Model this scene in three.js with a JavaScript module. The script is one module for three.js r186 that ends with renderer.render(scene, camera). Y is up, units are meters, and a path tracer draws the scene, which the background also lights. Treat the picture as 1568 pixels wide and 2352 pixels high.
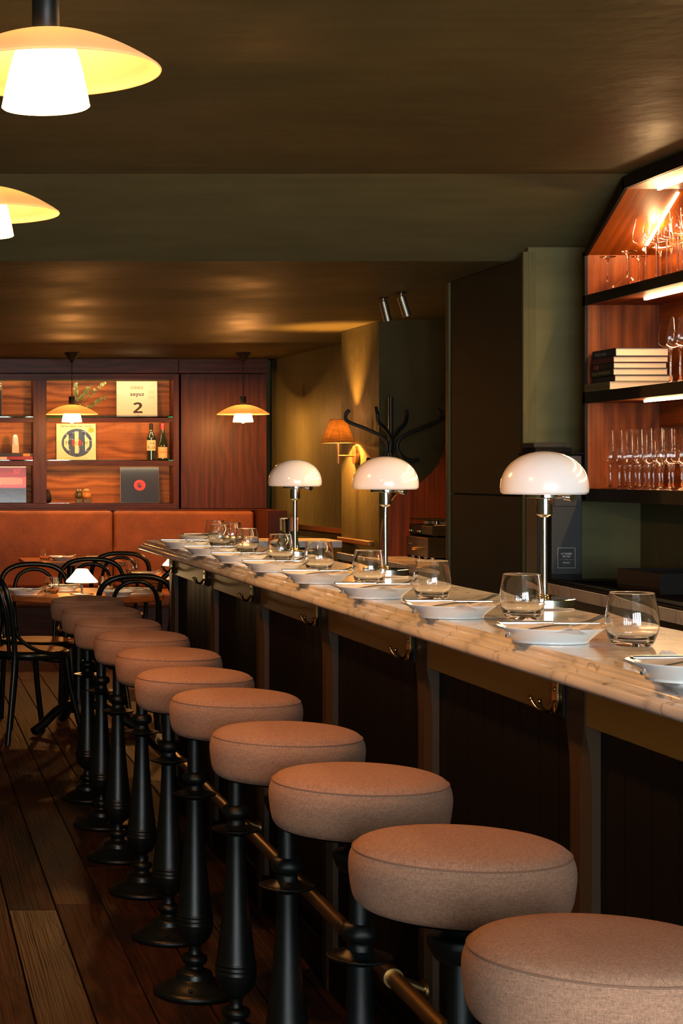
import * as THREE from 'three';
import { RoundedBoxGeometry } from 'three/addons/geometries/RoundedBoxGeometry.js';
import { mergeGeometries, mergeVertices } from 'three/addons/utils/BufferGeometryUtils.js';
import { RectAreaLightUniformsLib } from 'three/addons/lights/RectAreaLightUniformsLib.js';

// ------------------------------------------------------------------ camera, sky, daylight, exposure
RectAreaLightUniformsLib.init();
const F = 4300, CX = -230, CY = 1087, H = 1.37;        // focal length in pixels, vanishing point, eye height
const scene = new THREE.Scene();
const camera = new THREE.PerspectiveCamera(2 * Math.atan(1176 / F) * 180 / Math.PI, 1568 / 2352, 0.05, 60);
camera.position.set(0, H, 0);
camera.lookAt(0, H, -10);
camera.setViewOffset(1568, 2352, 784 - CX, 1176 - CY, 1568, 2352);
const renderer = new THREE.WebGLRenderer({ antialias: true });
renderer.toneMapping = THREE.LinearToneMapping;
renderer.toneMappingExposure = 1.12;
renderer.shadowMap.enabled = true;
const SKY = 9, DAY = 22;
scene.background = new THREE.Color().setRGB(0.86 * SKY, 0.95 * SKY, 1.0 * SKY);
const WARM = [1.0, 0.385, 0.09], LEDC = [1.0, 0.60, 0.26];
const rgb = (r, g, b) => new THREE.Color().setRGB(r, g, b);
const col = (a, k = 1) => new THREE.Color().setRGB(a[0] * k, a[1] * k, a[2] * k);
function rectLight(name, color, intensity, w, h, pos, target) {
  const l = new THREE.RectAreaLight(color, intensity, w, h);
  l.name = name; l.position.set(...pos); scene.add(l); l.lookAt(...target); return l;
}
function pointLight(name, color, intensity, pos, radius = 1) {
  const l = new THREE.PointLight(color, intensity, 0, 2);
  l.name = name; l.position.set(...pos); l.castShadow = true; l.shadow.radius = radius; scene.add(l); return l;
}
// street windows behind the camera: daylight
const WINX = [-0.55, 0.50, 1.55, 2.60], WIN_W = 0.86, WIN_Y0 = 0.55, WIN_Y1 = 2.46, FRONT_Z = 3.2;
for (const x of WINX) rectLight('window_daylight', rgb(0.90, 0.97, 1.0), DAY, WIN_W, WIN_Y1 - WIN_Y0, [x, (WIN_Y0 + WIN_Y1) / 2, FRONT_Z + 0.22], [x, (WIN_Y0 + WIN_Y1) / 2, 0]);

// ------------------------------------------------------------------ helpers
let seed = 7;
const rnd = () => { seed = (Math.imul(seed, 1664525) + 1013904223) >>> 0; return seed / 4294967296; };
const rr = (a, b) => a + (b - a) * rnd();
const at = (x, y, Z) => new THREE.Vector3((x - CX) * Z / F, H - (y - CY) * Z / F, -Z);   // a pixel at a known depth
const used = {};
function numbered(n) { const k = used[n] || 0; used[n] = k + 1; return k ? n + '_' + String(k).padStart(3, '0') : n; }
function mesh(name, geo, mat, parent) {
  const m = new THREE.Mesh(geo, mat); m.name = parent ? name : numbered(name);
  m.castShadow = true; m.receiveShadow = true; (parent || scene).add(m); return m;
}
function tag(o, label, category, group) { o.userData.label = label; o.userData.category = category; if (group) o.userData.group = group; return o; }
function thing(name, label, category, pos = [0, 0, 0], turn = 0, group) {
  const g = new THREE.Group(); g.name = numbered(name); g.position.set(...pos); g.rotation.y = turn; scene.add(g); return tag(g, label, category, group);
}
function copy(o, pos, turn = 0, label) {
  const c = o.clone(); c.name = numbered(o.name.replace(/_\d{3}$/, '')); c.position.set(...pos); c.rotation.set(0, turn, 0); c.userData = { ...o.userData };
  if (label) c.userData.label = label; scene.add(c); return c;
}
const struct = (o) => { o.userData.kind = 'structure'; return o; };
const flat = (g) => (g.index ? g.toNonIndexed() : g);
function box(w, h, d, x = 0, y = 0, z = 0, r = 0) {      // centred at x, y, z
  const g = r ? new RoundedBoxGeometry(w, h, d, 2, Math.min(r, w / 2.01, h / 2.01, d / 2.01)) : new THREE.BoxGeometry(w, h, d);
  g.translate(x, y, z); return g;
}
const span = (x0, x1, y0, y1, z0, z1, r = 0) => box(Math.abs(x1 - x0), Math.abs(y1 - y0), Math.abs(z1 - z0), (x0 + x1) / 2, (y0 + y1) / 2, (z0 + z1) / 2, r);
// uv in metres, u along the grain axis
function uvs(g0, axis = 'x', du = 0, dv = 0) {
  const g = flat(g0), p = g.attributes.position, n = p.count, uv = new Float32Array(n * 2), a = 'xyz'.indexOf(axis);
  const A = new THREE.Vector3(), B = new THREE.Vector3(), C = new THREE.Vector3();
  for (let i = 0; i < n; i += 3) {
    A.fromBufferAttribute(p, i); B.fromBufferAttribute(p, i + 1); C.fromBufferAttribute(p, i + 2);
    const N = B.clone().sub(A).cross(C.clone().sub(A)), c = [Math.abs(N.x), Math.abs(N.y), Math.abs(N.z)];
    let k = 0; if (c[1] > c[k]) k = 1; if (c[2] > c[k]) k = 2;
    let U = a, V;
    if (k === a) { U = (a + 1) % 3; V = (a + 2) % 3; } else V = 3 - k - a;
    [A, B, C].forEach((v, j) => { uv[(i + j) * 2] = v.getComponent(U) + du; uv[(i + j) * 2 + 1] = v.getComponent(V) + dv; });
  }
  g.setAttribute('uv', new THREE.BufferAttribute(uv, 2)); return g;
}
const merge = (list) => mergeGeometries(list.map(flat).map((g) => { if (!g.attributes.uv) g.setAttribute('uv', new THREE.BufferAttribute(new Float32Array(g.attributes.position.count * 2), 2)); return g; }));
const V2 = (a) => a.map(([x, y]) => new THREE.Vector2(x, y));
const lathe = (pts, seg = 40) => new THREE.LatheGeometry(V2(pts), seg);
function smooth(pts, n) {       // rounded profile through points
  const c = new THREE.CatmullRomCurve3(pts.map(([x, y]) => new THREE.Vector3(x, y, 0)), false, 'catmullrom', 0.5);
  return c.getPoints(n).map((p) => [Math.max(p.x, 0), p.y]);
}
function tube(pts, r, seg = 40, rs = 8, closed = false) {
  return new THREE.TubeGeometry(new THREE.CatmullRomCurve3(pts.map((p) => new THREE.Vector3(...p)), closed, 'catmullrom', 0.5), seg, r, rs, closed);
}
function cyl(r0, r1, h, x, y, z, seg = 20) { const g = new THREE.CylinderGeometry(r1, r0, h, seg); g.translate(x, y, z); return g; }
function rod(a, b, r0, r1 = r0, seg = 10) {
  const A = new THREE.Vector3(...a), B = new THREE.Vector3(...b), d = B.clone().sub(A), g = new THREE.CylinderGeometry(r1, r0, d.length(), seg);
  g.applyQuaternion(new THREE.Quaternion().setFromUnitVectors(new THREE.Vector3(0, 1, 0), d.normalize())); g.translate(...A.add(B).multiplyScalar(0.5).toArray()); return g;
}
function extrudeZ(shapePts, z0, z1) {      // polygon in x, y drawn out along z
  const g = new THREE.ExtrudeGeometry(new THREE.Shape(V2(shapePts)), { depth: Math.abs(z1 - z0), bevelEnabled: false, curveSegments: 12 });
  g.translate(0, 0, Math.min(z0, z1)); return g;
}
function prismY(pts, y0, y1) {      // polygon in x, Z (depth) drawn up along y
  const g = new THREE.ExtrudeGeometry(new THREE.Shape(V2(pts)), { depth: y1 - y0, bevelEnabled: false });
  g.rotateX(-Math.PI / 2); g.translate(0, y0, 0); return g;      // shape y becomes -z = depth
}

// ------------------------------------------------------------------ textures
const hash = (x, y, s) => { let n = Math.imul(x, 374761393) ^ Math.imul(y, 668265263) ^ Math.imul(s, 1274126177); n = Math.imul(n ^ (n >>> 13), 1274126177); return ((n ^ (n >>> 16)) >>> 0) / 4294967296; };
function vn(x, y, px, py, s) {       // value noise, periodic
  const xi = Math.floor(x), yi = Math.floor(y), fx = x - xi, fy = y - yi, u = fx * fx * (3 - 2 * fx), v = fy * fy * (3 - 2 * fy);
  const m = (a, b) => ((a % b) + b) % b, x0 = m(xi, px), x1 = m(xi + 1, px), y0 = m(yi, py), y1 = m(yi + 1, py);
  const a = hash(x0, y0, s), b = hash(x1, y0, s), c = hash(x0, y1, s), d = hash(x1, y1, s);
  return a + (b - a) * u + (c - a) * v + (a - b - c + d) * u * v;
}
function fbm(u, v, fx, fy, oct, s) { let t = 0, w = 0.5, n = 0; for (let i = 0; i < oct; i++) { t += w * vn(u * fx, v * fy, fx, fy, s + i); n += w; w *= 0.5; fx *= 2; fy *= 2; } return t / n; }
function tex(w, h, fn, srgb = true, rep = [1, 1]) {
  const d = new Uint8Array(w * h * 4);
  for (let j = 0; j < h; j++) for (let i = 0; i < w; i++) {
    const c = fn(i / w, j / h, i, j), k = (j * w + i) * 4;
    d[k] = Math.min(255, Math.max(0, c[0])); d[k + 1] = Math.min(255, Math.max(0, c[1])); d[k + 2] = Math.min(255, Math.max(0, c[2])); d[k + 3] = 255;
  }
  const t = new THREE.DataTexture(d, w, h, THREE.RGBAFormat);
  t.wrapS = t.wrapT = THREE.RepeatWrapping; t.magFilter = THREE.LinearFilter; t.minFilter = THREE.LinearMipmapLinearFilter; t.generateMipmaps = true;
  if (srgb) t.colorSpace = THREE.SRGBColorSpace; t.repeat.set(...rep); t.needsUpdate = true; return t;
}
const mix = (a, b, t) => a.map((v, i) => v + (b[i] - v) * t);
const clamp01 = (t) => Math.min(1, Math.max(0, t));
function walnutFn(dark, mid, light, s) {
  return (u, v) => {
    const w = fbm(u, v, 3, 4, 3, s), band = Math.sin((v * 9 + w * 2.6) * Math.PI * 2) * 0.5 + 0.5;
    const fine = fbm(u, v, 6, 180, 2, s + 9), streak = fbm(u, v, 2, 40, 3, s + 5), pore = vn(u * 30, v * 400, 30, 400, s + 3);
    let t = clamp01(0.55 * streak + 0.35 * band * w * 1.6 + 0.25 * (fine - 0.5));
    let c = t < 0.5 ? mix(light, mid, t * 2) : mix(mid, dark, t * 2 - 1);
    if (pore > 0.86) c = mix(c, dark, 0.35);
    return c;
  };
}
const walnutTex = tex(1024, 1024, walnutFn([74, 40, 20], [146, 90, 48], [186, 124, 70], 11), true, [1 / 1.4, 1 / 0.7]);
const walnutDarkTex = tex(512, 512, walnutFn([34, 15, 9], [70, 33, 18], [96, 47, 26], 31), true, [1 / 1.3, 1 / 0.6]);
const floorFn = (u, v) => {
  const w = fbm(u, v, 4, 5, 3, 51), ring = Math.sin((v * 14 + w * 5) * 6.283) * 0.5 + 0.5, fine = fbm(u, v, 10, 200, 2, 57), blot = fbm(u, v, 6, 6, 4, 61), wear = fbm(u, v, 16, 30, 3, 67);
  let c = mix([104, 66, 36], [58, 34, 18], clamp01(ring * 0.45 + fine * 0.5));
  c = mix(c, [34, 21, 13], clamp01((blot - 0.46) * 2.6)); c = mix(c, [128, 92, 58], clamp01((wear - 0.62) * 2.2) * 0.6);
  const cr = Math.abs(v - 0.37 - (fbm(u, 0.5, 14, 1, 3, 71) - 0.5) * 0.06), on = fbm(u, 0.2, 5, 1, 2, 73);
  if (on > 0.5 && cr < 0.0035) c = [10, 7, 5];
  return c;
};
const floorTex = tex(1024, 1024, floorFn, true, [1 / 2.2, 1 / 0.62]);
const floorBump = tex(512, 512, (u, v) => { const c = floorFn(u, v), g = fbm(u, v, 8, 160, 2, 57) * 140 + (c[0] < 14 ? 0 : 70); return [g, g, g]; }, false, [1 / 2.2, 1 / 0.62]);
const plasterTex = tex(512, 512, (u, v) => { const t = 0.86 + 0.22 * (fbm(u, v, 3, 3, 5, 81) - 0.5) + 0.10 * (fbm(u, v, 60, 8, 2, 85) - 0.5); return [255 * t, 255 * t, 255 * t]; }, true, [1 / 2.5, 1 / 2.5]);
const plasterRough = tex(512, 512, (u, v) => { const t = 0.75 + 0.5 * (fbm(u, v, 5, 5, 5, 91) - 0.5); return [255 * t, 255 * t, 255 * t]; }, false, [1 / 2.5, 1 / 2.5]);
const plasterBump = tex(512, 512, (u, v) => { const t = fbm(u, v, 24, 24, 4, 95); return [255 * t, 255 * t, 255 * t]; }, false, [1 / 1.2, 1 / 1.2]);
const marbleFn = (u, v) => {
  const cl = fbm(u, v, 16, 4, 4, 101), w1 = fbm(u, v, 6, 5, 4, 105), w2 = fbm(u, v, 12, 6, 4, 111);
  const vein = (q, s) => Math.pow(clamp01(1 - Math.abs(q) * s), 2), fr = (x) => x - Math.floor(x) - 0.5;
  const k = 0.5 * vein(fr(u * 6 + w1 * 1.5), 9) + 0.9 * vein(fr(u * 9 + v * 2 + w2 * 1.8), 24) * (fbm(u, v, 11, 3, 2, 117) > 0.52 ? 1 : 0.12);
  let c = mix([232, 232, 231], [206, 209, 211], clamp01((cl - 0.34) * 1.9)); return mix(c, [118, 108, 104], clamp01(k) * 0.62);
};
const marbleTex = tex(1024, 512, marbleFn, true, [1 / 1.7, 1 / 0.85]);
const threads = (s) => (u, v, i, j) => {
  const warp = vn(u * 256, v * 34, 256, 34, s), weft = vn(u * 26, v * 256, 26, 256, s + 1), over = ((i >> 1) + (j >> 1)) & 1, n = hash(i >> 1, j >> 1, s + 2);
  return [over ? warp : weft, n, over];
};
const fabricTex = tex(512, 512, (u, v, i, j) => { const [a, n, o] = threads(121)(u, v, i, j), t = 0.36 + 0.50 * a + 0.26 * (n - 0.5) + (o ? 0.04 : -0.04); return mix([74, 56, 46], [212, 178, 152], clamp01(t)); }, true, [1 / 0.11, 1 / 0.11]);
const fabricBump = tex(512, 512, (u, v, i, j) => { const [a, n, o] = threads(121)(u, v, i, j), g = 255 * (0.3 + 0.4 * a + (o ? 0.2 : 0)); return [g, g, g]; }, false, [1 / 0.11, 1 / 0.11]);
const hideTex = tex(512, 512, (u, v) => { const t = 0.8 + 0.3 * (fbm(u, v, 6, 6, 4, 131) - 0.5) + 0.12 * (fbm(u, v, 90, 90, 2, 137) - 0.5); return [255 * t, 250 * t, 245 * t]; }, true, [1 / 0.8, 1 / 0.8]);
const grainBump = tex(256, 256, (u, v) => { const t = 255 * fbm(u, v, 48, 48, 3, 141); return [t, t, t]; }, false, [1 / 0.06, 1 / 0.06]);
const linenTex = tex(256, 256, (u, v) => { const a = vn(u * 90, v * 6, 90, 6, 151), b = vn(u * 6, v * 90, 6, 90, 153), t = 0.55 + 0.45 * (a * 0.55 + b * 0.45); return [255 * t, 240 * t, 215 * t]; }, true, [1 / 0.25, 1 / 0.25]);

// ------------------------------------------------------------------ materials
const std = (o) => new THREE.MeshStandardMaterial(o);
const phys = (o) => new THREE.MeshPhysicalMaterial(o);
const M = {
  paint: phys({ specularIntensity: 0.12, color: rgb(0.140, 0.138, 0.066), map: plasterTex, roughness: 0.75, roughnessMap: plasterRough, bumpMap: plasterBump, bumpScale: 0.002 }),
  doorShaded: phys({ specularIntensity: 0.12, color: rgb(0.030, 0.033, 0.018), map: plasterTex, roughness: 0.6 }),  // pier doors: darker than the wall paint, their shade put into the colour
  walnutRed: phys({ map: walnutTex, color: rgb(0.62, 0.36, 0.12), roughness: 0.45, specularIntensity: 0.45 }),
  walnut: phys({ map: walnutTex, color: rgb(0.9, 0.79, 0.62), roughness: 0.5, specularIntensity: 0.4 }),
  walnutDark: phys({ map: walnutDarkTex, roughness: 0.5, clearcoat: 0.08, specularIntensity: 0.5, clearcoatRoughness: 0.3 }),
  ebony: phys({ specularIntensity: 0.3, color: rgb(0.008, 0.006, 0.005), roughness: 0.5 }),
  floor: phys({ specularIntensity: 0.5, color: rgb(0.44, 0.36, 0.29), map: floorTex, bumpMap: floorBump, bumpScale: 0.0035, roughness: 0.6 }),
  floorB: phys({ specularIntensity: 0.5, map: floorTex, color: rgb(0.34, 0.27, 0.22), bumpMap: floorBump, bumpScale: 0.0025, roughness: 0.46 }),
  floorC: phys({ specularIntensity: 0.5, map: floorTex, color: rgb(0.52, 0.37, 0.24), bumpMap: floorBump, bumpScale: 0.0025, roughness: 0.55 }),
  subfloor: std({ color: rgb(0.006, 0.005, 0.004), roughness: 0.9 }),
  marble: phys({ map: marbleTex, roughness: 0.1, specularIntensity: 1 }),
  barPaintShaded: phys({ specularIntensity: 0.3, color: rgb(0.046, 0.025, 0.012), roughness: 0.45 }),  // posts: shadow of the bar overhang put into a darker colour
  barPaintLit: phys({ specularIntensity: 0.3, color: rgb(0.32, 0.145, 0.020), roughness: 0.4, clearcoat: 0.1, clearcoatRoughness: 0.3, bumpMap: grainBump, bumpScale: 0.0004 }),  // frieze: colour brightened in place of warm light falling on it
  barBoard: phys({ specularIntensity: 0.25, color: rgb(0.0045, 0.0035, 0.0026), roughness: 0.5 }),
  brass: std({ color: rgb(0.62, 0.40, 0.13), metalness: 1, roughness: 0.22 }),
  brassDull: std({ color: rgb(0.44, 0.29, 0.12), metalness: 1, roughness: 0.34 }),
  iron: phys({ specularIntensity: 0.8, color: rgb(0.004, 0.006, 0.006), roughness: 0.3, bumpMap: grainBump, bumpScale: 0.00009 }),
  fabric: phys({ map: fabricTex, bumpMap: fabricBump, bumpScale: 0.0005, color: rgb(0.98, 0.79, 0.69), roughness: 0.95, sheen: 0.12, sheenRoughness: 0.6, sheenColor: rgb(0.8, 0.6, 0.5) }),
  seam: std({ map: fabricTex, color: rgb(0.62, 0.5, 0.45), roughness: 0.95 }),
  hide: phys({ map: hideTex, color: rgb(0.44, 0.135, 0.035), roughness: 0.62, bumpMap: grainBump, bumpScale: 0.0005 }),
  porcelain: phys({ color: rgb(0.80, 0.80, 0.78), roughness: 0.18, clearcoat: 0.6, clearcoatRoughness: 0.05 }),
  opal: phys({ color: rgb(0.84, 0.84, 0.85), roughness: 0.16, clearcoat: 1, clearcoatRoughness: 0.03 }),
  napkin: std({ color: rgb(0.78, 0.77, 0.75), roughness: 0.9 }),
  cutlery: std({ color: rgb(0.78, 0.78, 0.77), metalness: 1, roughness: 0.3 }),
  steel: std({ color: rgb(0.62, 0.61, 0.58), metalness: 1, roughness: 0.13 }),
  nickel: std({ color: rgb(0.55, 0.52, 0.46), metalness: 1, roughness: 0.3 }),
  spotMetal: std({ color: rgb(0.30, 0.27, 0.21), metalness: 1, roughness: 0.42 }),
  chrome: std({ color: rgb(0.72, 0.71, 0.69), metalness: 1, roughness: 0.05 }),
  glass: phys({ color: 0xffffff, roughness: 0.0, transmission: 1, thickness: 0.01, ior: 1.5 }),
  pane: phys({ color: 0xffffff, roughness: 0.0, transmission: 1, thickness: 0, ior: 1.5 }),
  greenGlass: phys({ color: rgb(0.75, 0.95, 0.85), roughness: 0.02, transmission: 1, thickness: 0.008, ior: 1.5, attenuationColor: rgb(0.35, 0.85, 0.6), attenuationDistance: 0.12 }),
  black: phys({ specularIntensity: 0.4, color: rgb(0.006, 0.007, 0.007), roughness: 0.4 }),
  blackMatt: phys({ specularIntensity: 0.2, color: rgb(0.007, 0.007, 0.007), roughness: 0.9 }),
  bentwood: phys({ color: rgb(0.004, 0.006, 0.006), specularIntensity: 0.5, roughness: 0.3, clearcoat: 0.15, clearcoatRoughness: 0.2 }),
  coat: phys({ color: rgb(0.022, 0.028, 0.030), roughness: 0.4 }),
  seatPly: std({ map: walnutTex, color: rgb(1.6, 1.35, 1.0), roughness: 0.5 }),
  table: std({ map: walnutTex, color: rgb(1.15, 0.9, 0.7), roughness: 0.4 }),
  paper: std({ color: rgb(0.74, 0.68, 0.56), roughness: 0.9 }),
  pageEdge: std({ color: rgb(0.52, 0.46, 0.36), roughness: 0.9 }),
  cream: std({ color: rgb(0.70, 0.62, 0.48), roughness: 0.7 }),
  lampShade: phys({ specularIntensity: 0.4, color: rgb(0.90, 0.74, 0.48), roughness: 0.9, transmission: 0.5, thickness: 0, side: THREE.DoubleSide }),
  linen: phys({ map: linenTex, color: rgb(0.15, 0.09, 0.028), roughness: 1, transmission: 0.03, thickness: 0, side: THREE.DoubleSide }),
  leaf: phys({ color: rgb(0.22, 0.30, 0.13), roughness: 0.7, transmission: 0.3, thickness: 0, side: THREE.DoubleSide }),
  leafB: phys({ color: rgb(0.32, 0.36, 0.12), roughness: 0.7, transmission: 0.3, thickness: 0, side: THREE.DoubleSide }),
  stem: std({ color: rgb(0.16, 0.14, 0.05), roughness: 0.8 }),
  wineGlass: phys({ color: rgb(0.02, 0.03, 0.015), roughness: 0.06, clearcoat: 1, clearcoatRoughness: 0.03 }),
};
const glow = (c, k) => std({ color: 0x000000, emissive: col(c, 1), emissiveIntensity: k, roughness: 1 });
M.glowPendant = glow([1.0, 0.48, 0.14], 24);
M.glowBulb = glow([1.0, 0.66, 0.32], 20);
M.glowLED = glow([1.0, 0.66, 0.34], 30);
M.glowTable = glow([1.0, 0.72, 0.36], 2.6);
M.ledRed = glow([1.0, 0.02, 0.06], 1.6);
M.ledGreen = glow([0.02, 1.0, 0.15], 1.0);
function canvasMat(w, h, draw, rough = 0.6, extra = {}) {
  const c = document.createElement('canvas'); c.width = w; c.height = h; draw(c.getContext('2d'), w, h);
  const t = new THREE.CanvasTexture(c); t.colorSpace = THREE.SRGBColorSpace; return phys({ map: t, roughness: rough, ...extra });
}

// ------------------------------------------------------------------ room shell
const ZB = 15.05, ZFRAME = 14.82, CEIL_FAR = H + 0.9065, CEIL_NEAR = H + 1.15, XL = -3.2;
const Z_SLOPE0 = 8.0, Z_SLOPE1 = 7.19, X_WALL = 3.10;
// floor: one slab, with single planks where the camera can see them
const fl = struct(mesh('floor', uvs(span(XL - 0.2, 3.6, -0.12, -0.026, FRONT_Z + 0.3, -ZB - 0.3), 'z'), M.subfloor));
struct(mesh('floor_side', uvs(merge([span(XL - 0.2, -1.03, -0.026, 0, FRONT_Z, -ZB), span(1.30, 3.6, -0.026, 0, FRONT_Z, -ZB), span(-1.03, 1.30, -0.026, 0, FRONT_Z, -1.2)]), 'z'), M.floorB));
{
  const mats = [M.floor, M.floorB, M.floorC, M.floor];
  const rows = []; for (let k = -9; k <= 5; k++) rows.push(0.339 + 0.1535 * k);
  rows.forEach((x0, k) => {
    let z = -1.2 - rr(0, 1.2); let first = true;
    while (z > -ZB) {
      const len = rr(1.3, 3.4), z1 = Math.max(z - len, -ZB), za = first ? -1.2 : z; first = false;
      const g = box(0.1495, 0.026, (za - z1) - 0.004, 0, 0, 0, 0.0025);
      const w = uvs(g, 'z', rr(0, 9), rr(0, 9)); 
      const m = mesh('plank', w, mats[Math.floor(rnd() * 4)], fl);
      m.position.set(x0 + 0.0768, -0.0135 + rr(-0.0012, 0.0004), (za + z1) / 2); m.rotation.z = rr(-0.006, 0.006);
      z = z1;
    }
  });
}
// ceiling: low and flat at the back, a slope, higher and flat in front
{
  const T = 0.12, pr = [[-ZB - 0.2, CEIL_FAR], [-Z_SLOPE0, CEIL_FAR], [-Z_SLOPE1, CEIL_NEAR], [FRONT_Z + 0.2, CEIL_NEAR], [FRONT_Z + 0.2, CEIL_NEAR + T], [-Z_SLOPE1, CEIL_NEAR + T], [-Z_SLOPE0 - 0.05, CEIL_FAR + T + 0.15], [-ZB - 0.2, CEIL_FAR + T + 0.15]];
  const g = new THREE.ExtrudeGeometry(new THREE.Shape(V2(pr)), { depth: 3.8 - XL + 0.2, bevelEnabled: false });
  g.rotateY(-Math.PI / 2); g.translate(3.8, 0, 0);       // shape x -> z
  struct(mesh('ceiling', uvs(g, 'z'), M.paint));
}
const CT = CEIL_NEAR + 0.12;
struct(mesh('wall_left', uvs(span(XL - 0.2, XL, 0, CT, FRONT_Z + 0.2, -ZB - 0.2), 'z'), M.paint));
struct(mesh('wall_back', uvs(span(XL, 3.6, 0, CEIL_FAR + 0.1, -ZB, -ZB - 0.2), 'x'), M.paint));
struct(mesh('wall_right', uvs(span(X_WALL, X_WALL + 0.2, 0, CT, FRONT_Z + 0.2, -7.84), 'z'), M.paint));
// front wall with four street windows, behind the camera
{
  const parts = [span(XL, 3.3, 0, WIN_Y0, FRONT_Z, FRONT_Z + 0.2), span(XL, 3.3, WIN_Y1, CT, FRONT_Z, FRONT_Z + 0.2)];
  let x = XL; for (const c of [...WINX, 99]) { const e = c === 99 ? 3.3 : c - WIN_W / 2; parts.push(span(x, e, WIN_Y0, WIN_Y1, FRONT_Z, FRONT_Z + 0.2)); x = c + WIN_W / 2; }
  struct(mesh('wall_front', uvs(merge(parts), 'x'), M.paint));
  WINX.forEach((c, i) => {
    const g = new THREE.Group(); g.name = 'window_' + (i + 1); g.position.set(c, 0, FRONT_Z + 0.08); scene.add(g); struct(g);
    const w2 = WIN_W / 2, fr = [span(-w2, -w2 + 0.05, WIN_Y0, WIN_Y1, -0.04, 0.04), span(w2 - 0.05, w2, WIN_Y0, WIN_Y1, -0.04, 0.04), span(-w2, w2, WIN_Y0, WIN_Y0 + 0.06, -0.04, 0.04), span(-w2, w2, WIN_Y1 - 0.05, WIN_Y1, -0.04, 0.04), span(-0.018, 0.018, WIN_Y0, WIN_Y1, -0.03, 0.03), span(-w2, w2, 2.0, 2.05, -0.03, 0.03)];
    mesh('window_frame', merge(fr), M.ebony, g);
    for (const s of [-1, 1]) mesh('pane', span(s < 0 ? -w2 + 0.05 : 0.018, s < 0 ? -0.018 : w2 - 0.05, WIN_Y0 + 0.06, 2.0, -0.001, 0.001), M.pane, g);
    mesh('pane', span(-w2 + 0.05, w2 - 0.05, 2.05, WIN_Y1 - 0.05, -0.001, 0.001), M.pane, g);
  });
}
// right side, far: side wall, pilaster with the wall lamp, dark alcove, pier with tall cupboard doors
struct(mesh('wall_far_right', uvs(prismY([[2.975, 15.06], [3.088, 13.1], [3.12, 11.9], [3.6, 11.9], [3.6, 15.06]], 0, CEIL_FAR), 'z'), M.paint));
struct(mesh('wall_pilaster', uvs(prismY([[2.82, 11.96], [2.85, 11.14], [3.6, 11.14], [3.6, 11.96]], 0, CEIL_FAR), 'z'), M.paint));
struct(mesh('wall_alcove', uvs(prismY([[2.856, 11.138], [3.44, 10.88], [3.6, 10.88], [3.6, 11.138]], 0, CEIL_FAR), 'z'), M.paint));
{
  const g = struct(new THREE.Group()); g.name = 'wall_pier'; scene.add(g);
  mesh('pier_body', uvs(span(2.63, 3.6, 0, CEIL_FAR + 0.04, -7.84, -8.90), 'y'), M.paint, g);
  mesh('corner_trim', span(2.607, 2.66, 0, CEIL_FAR + 0.02, -7.832, -7.85), M.paint, g);
  const seamY = at(1120, 1136, 8.4).y;
  mesh('cupboard_door', uvs(span(2.607, 2.629, seamY + 0.003, CEIL_FAR - 0.002, -7.86, -8.86, 0.002), 'y'), M.doorShaded, g);
  mesh('cupboard_door', uvs(span(2.607, 2.629, 0.08, seamY - 0.003, -7.86, -8.86, 0.002), 'y'), M.doorShaded, g);
  mesh('edge_post', uvs(span(2.600, 2.63, 0, CEIL_FAR - 0.001, -8.875, -8.925, 0.003), 'y'), M.paint, g);
  struct(mesh('wall_recess', uvs(span(3.43, 3.6, 0, CEIL_FAR, -8.9, -10.9), 'z'), M.paint));
}
struct(mesh('trim_1', span(2.79, 2.825, 0.935, 0.965, -11.15, -11.95, 0.004), M.brassDull));
struct(mesh('trim_2', prismY([[2.95, 15.0], [3.07, 12.9], [3.09, 12.9], [2.98, 15.0]], 0.95, 0.985), M.brassDull));

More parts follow.
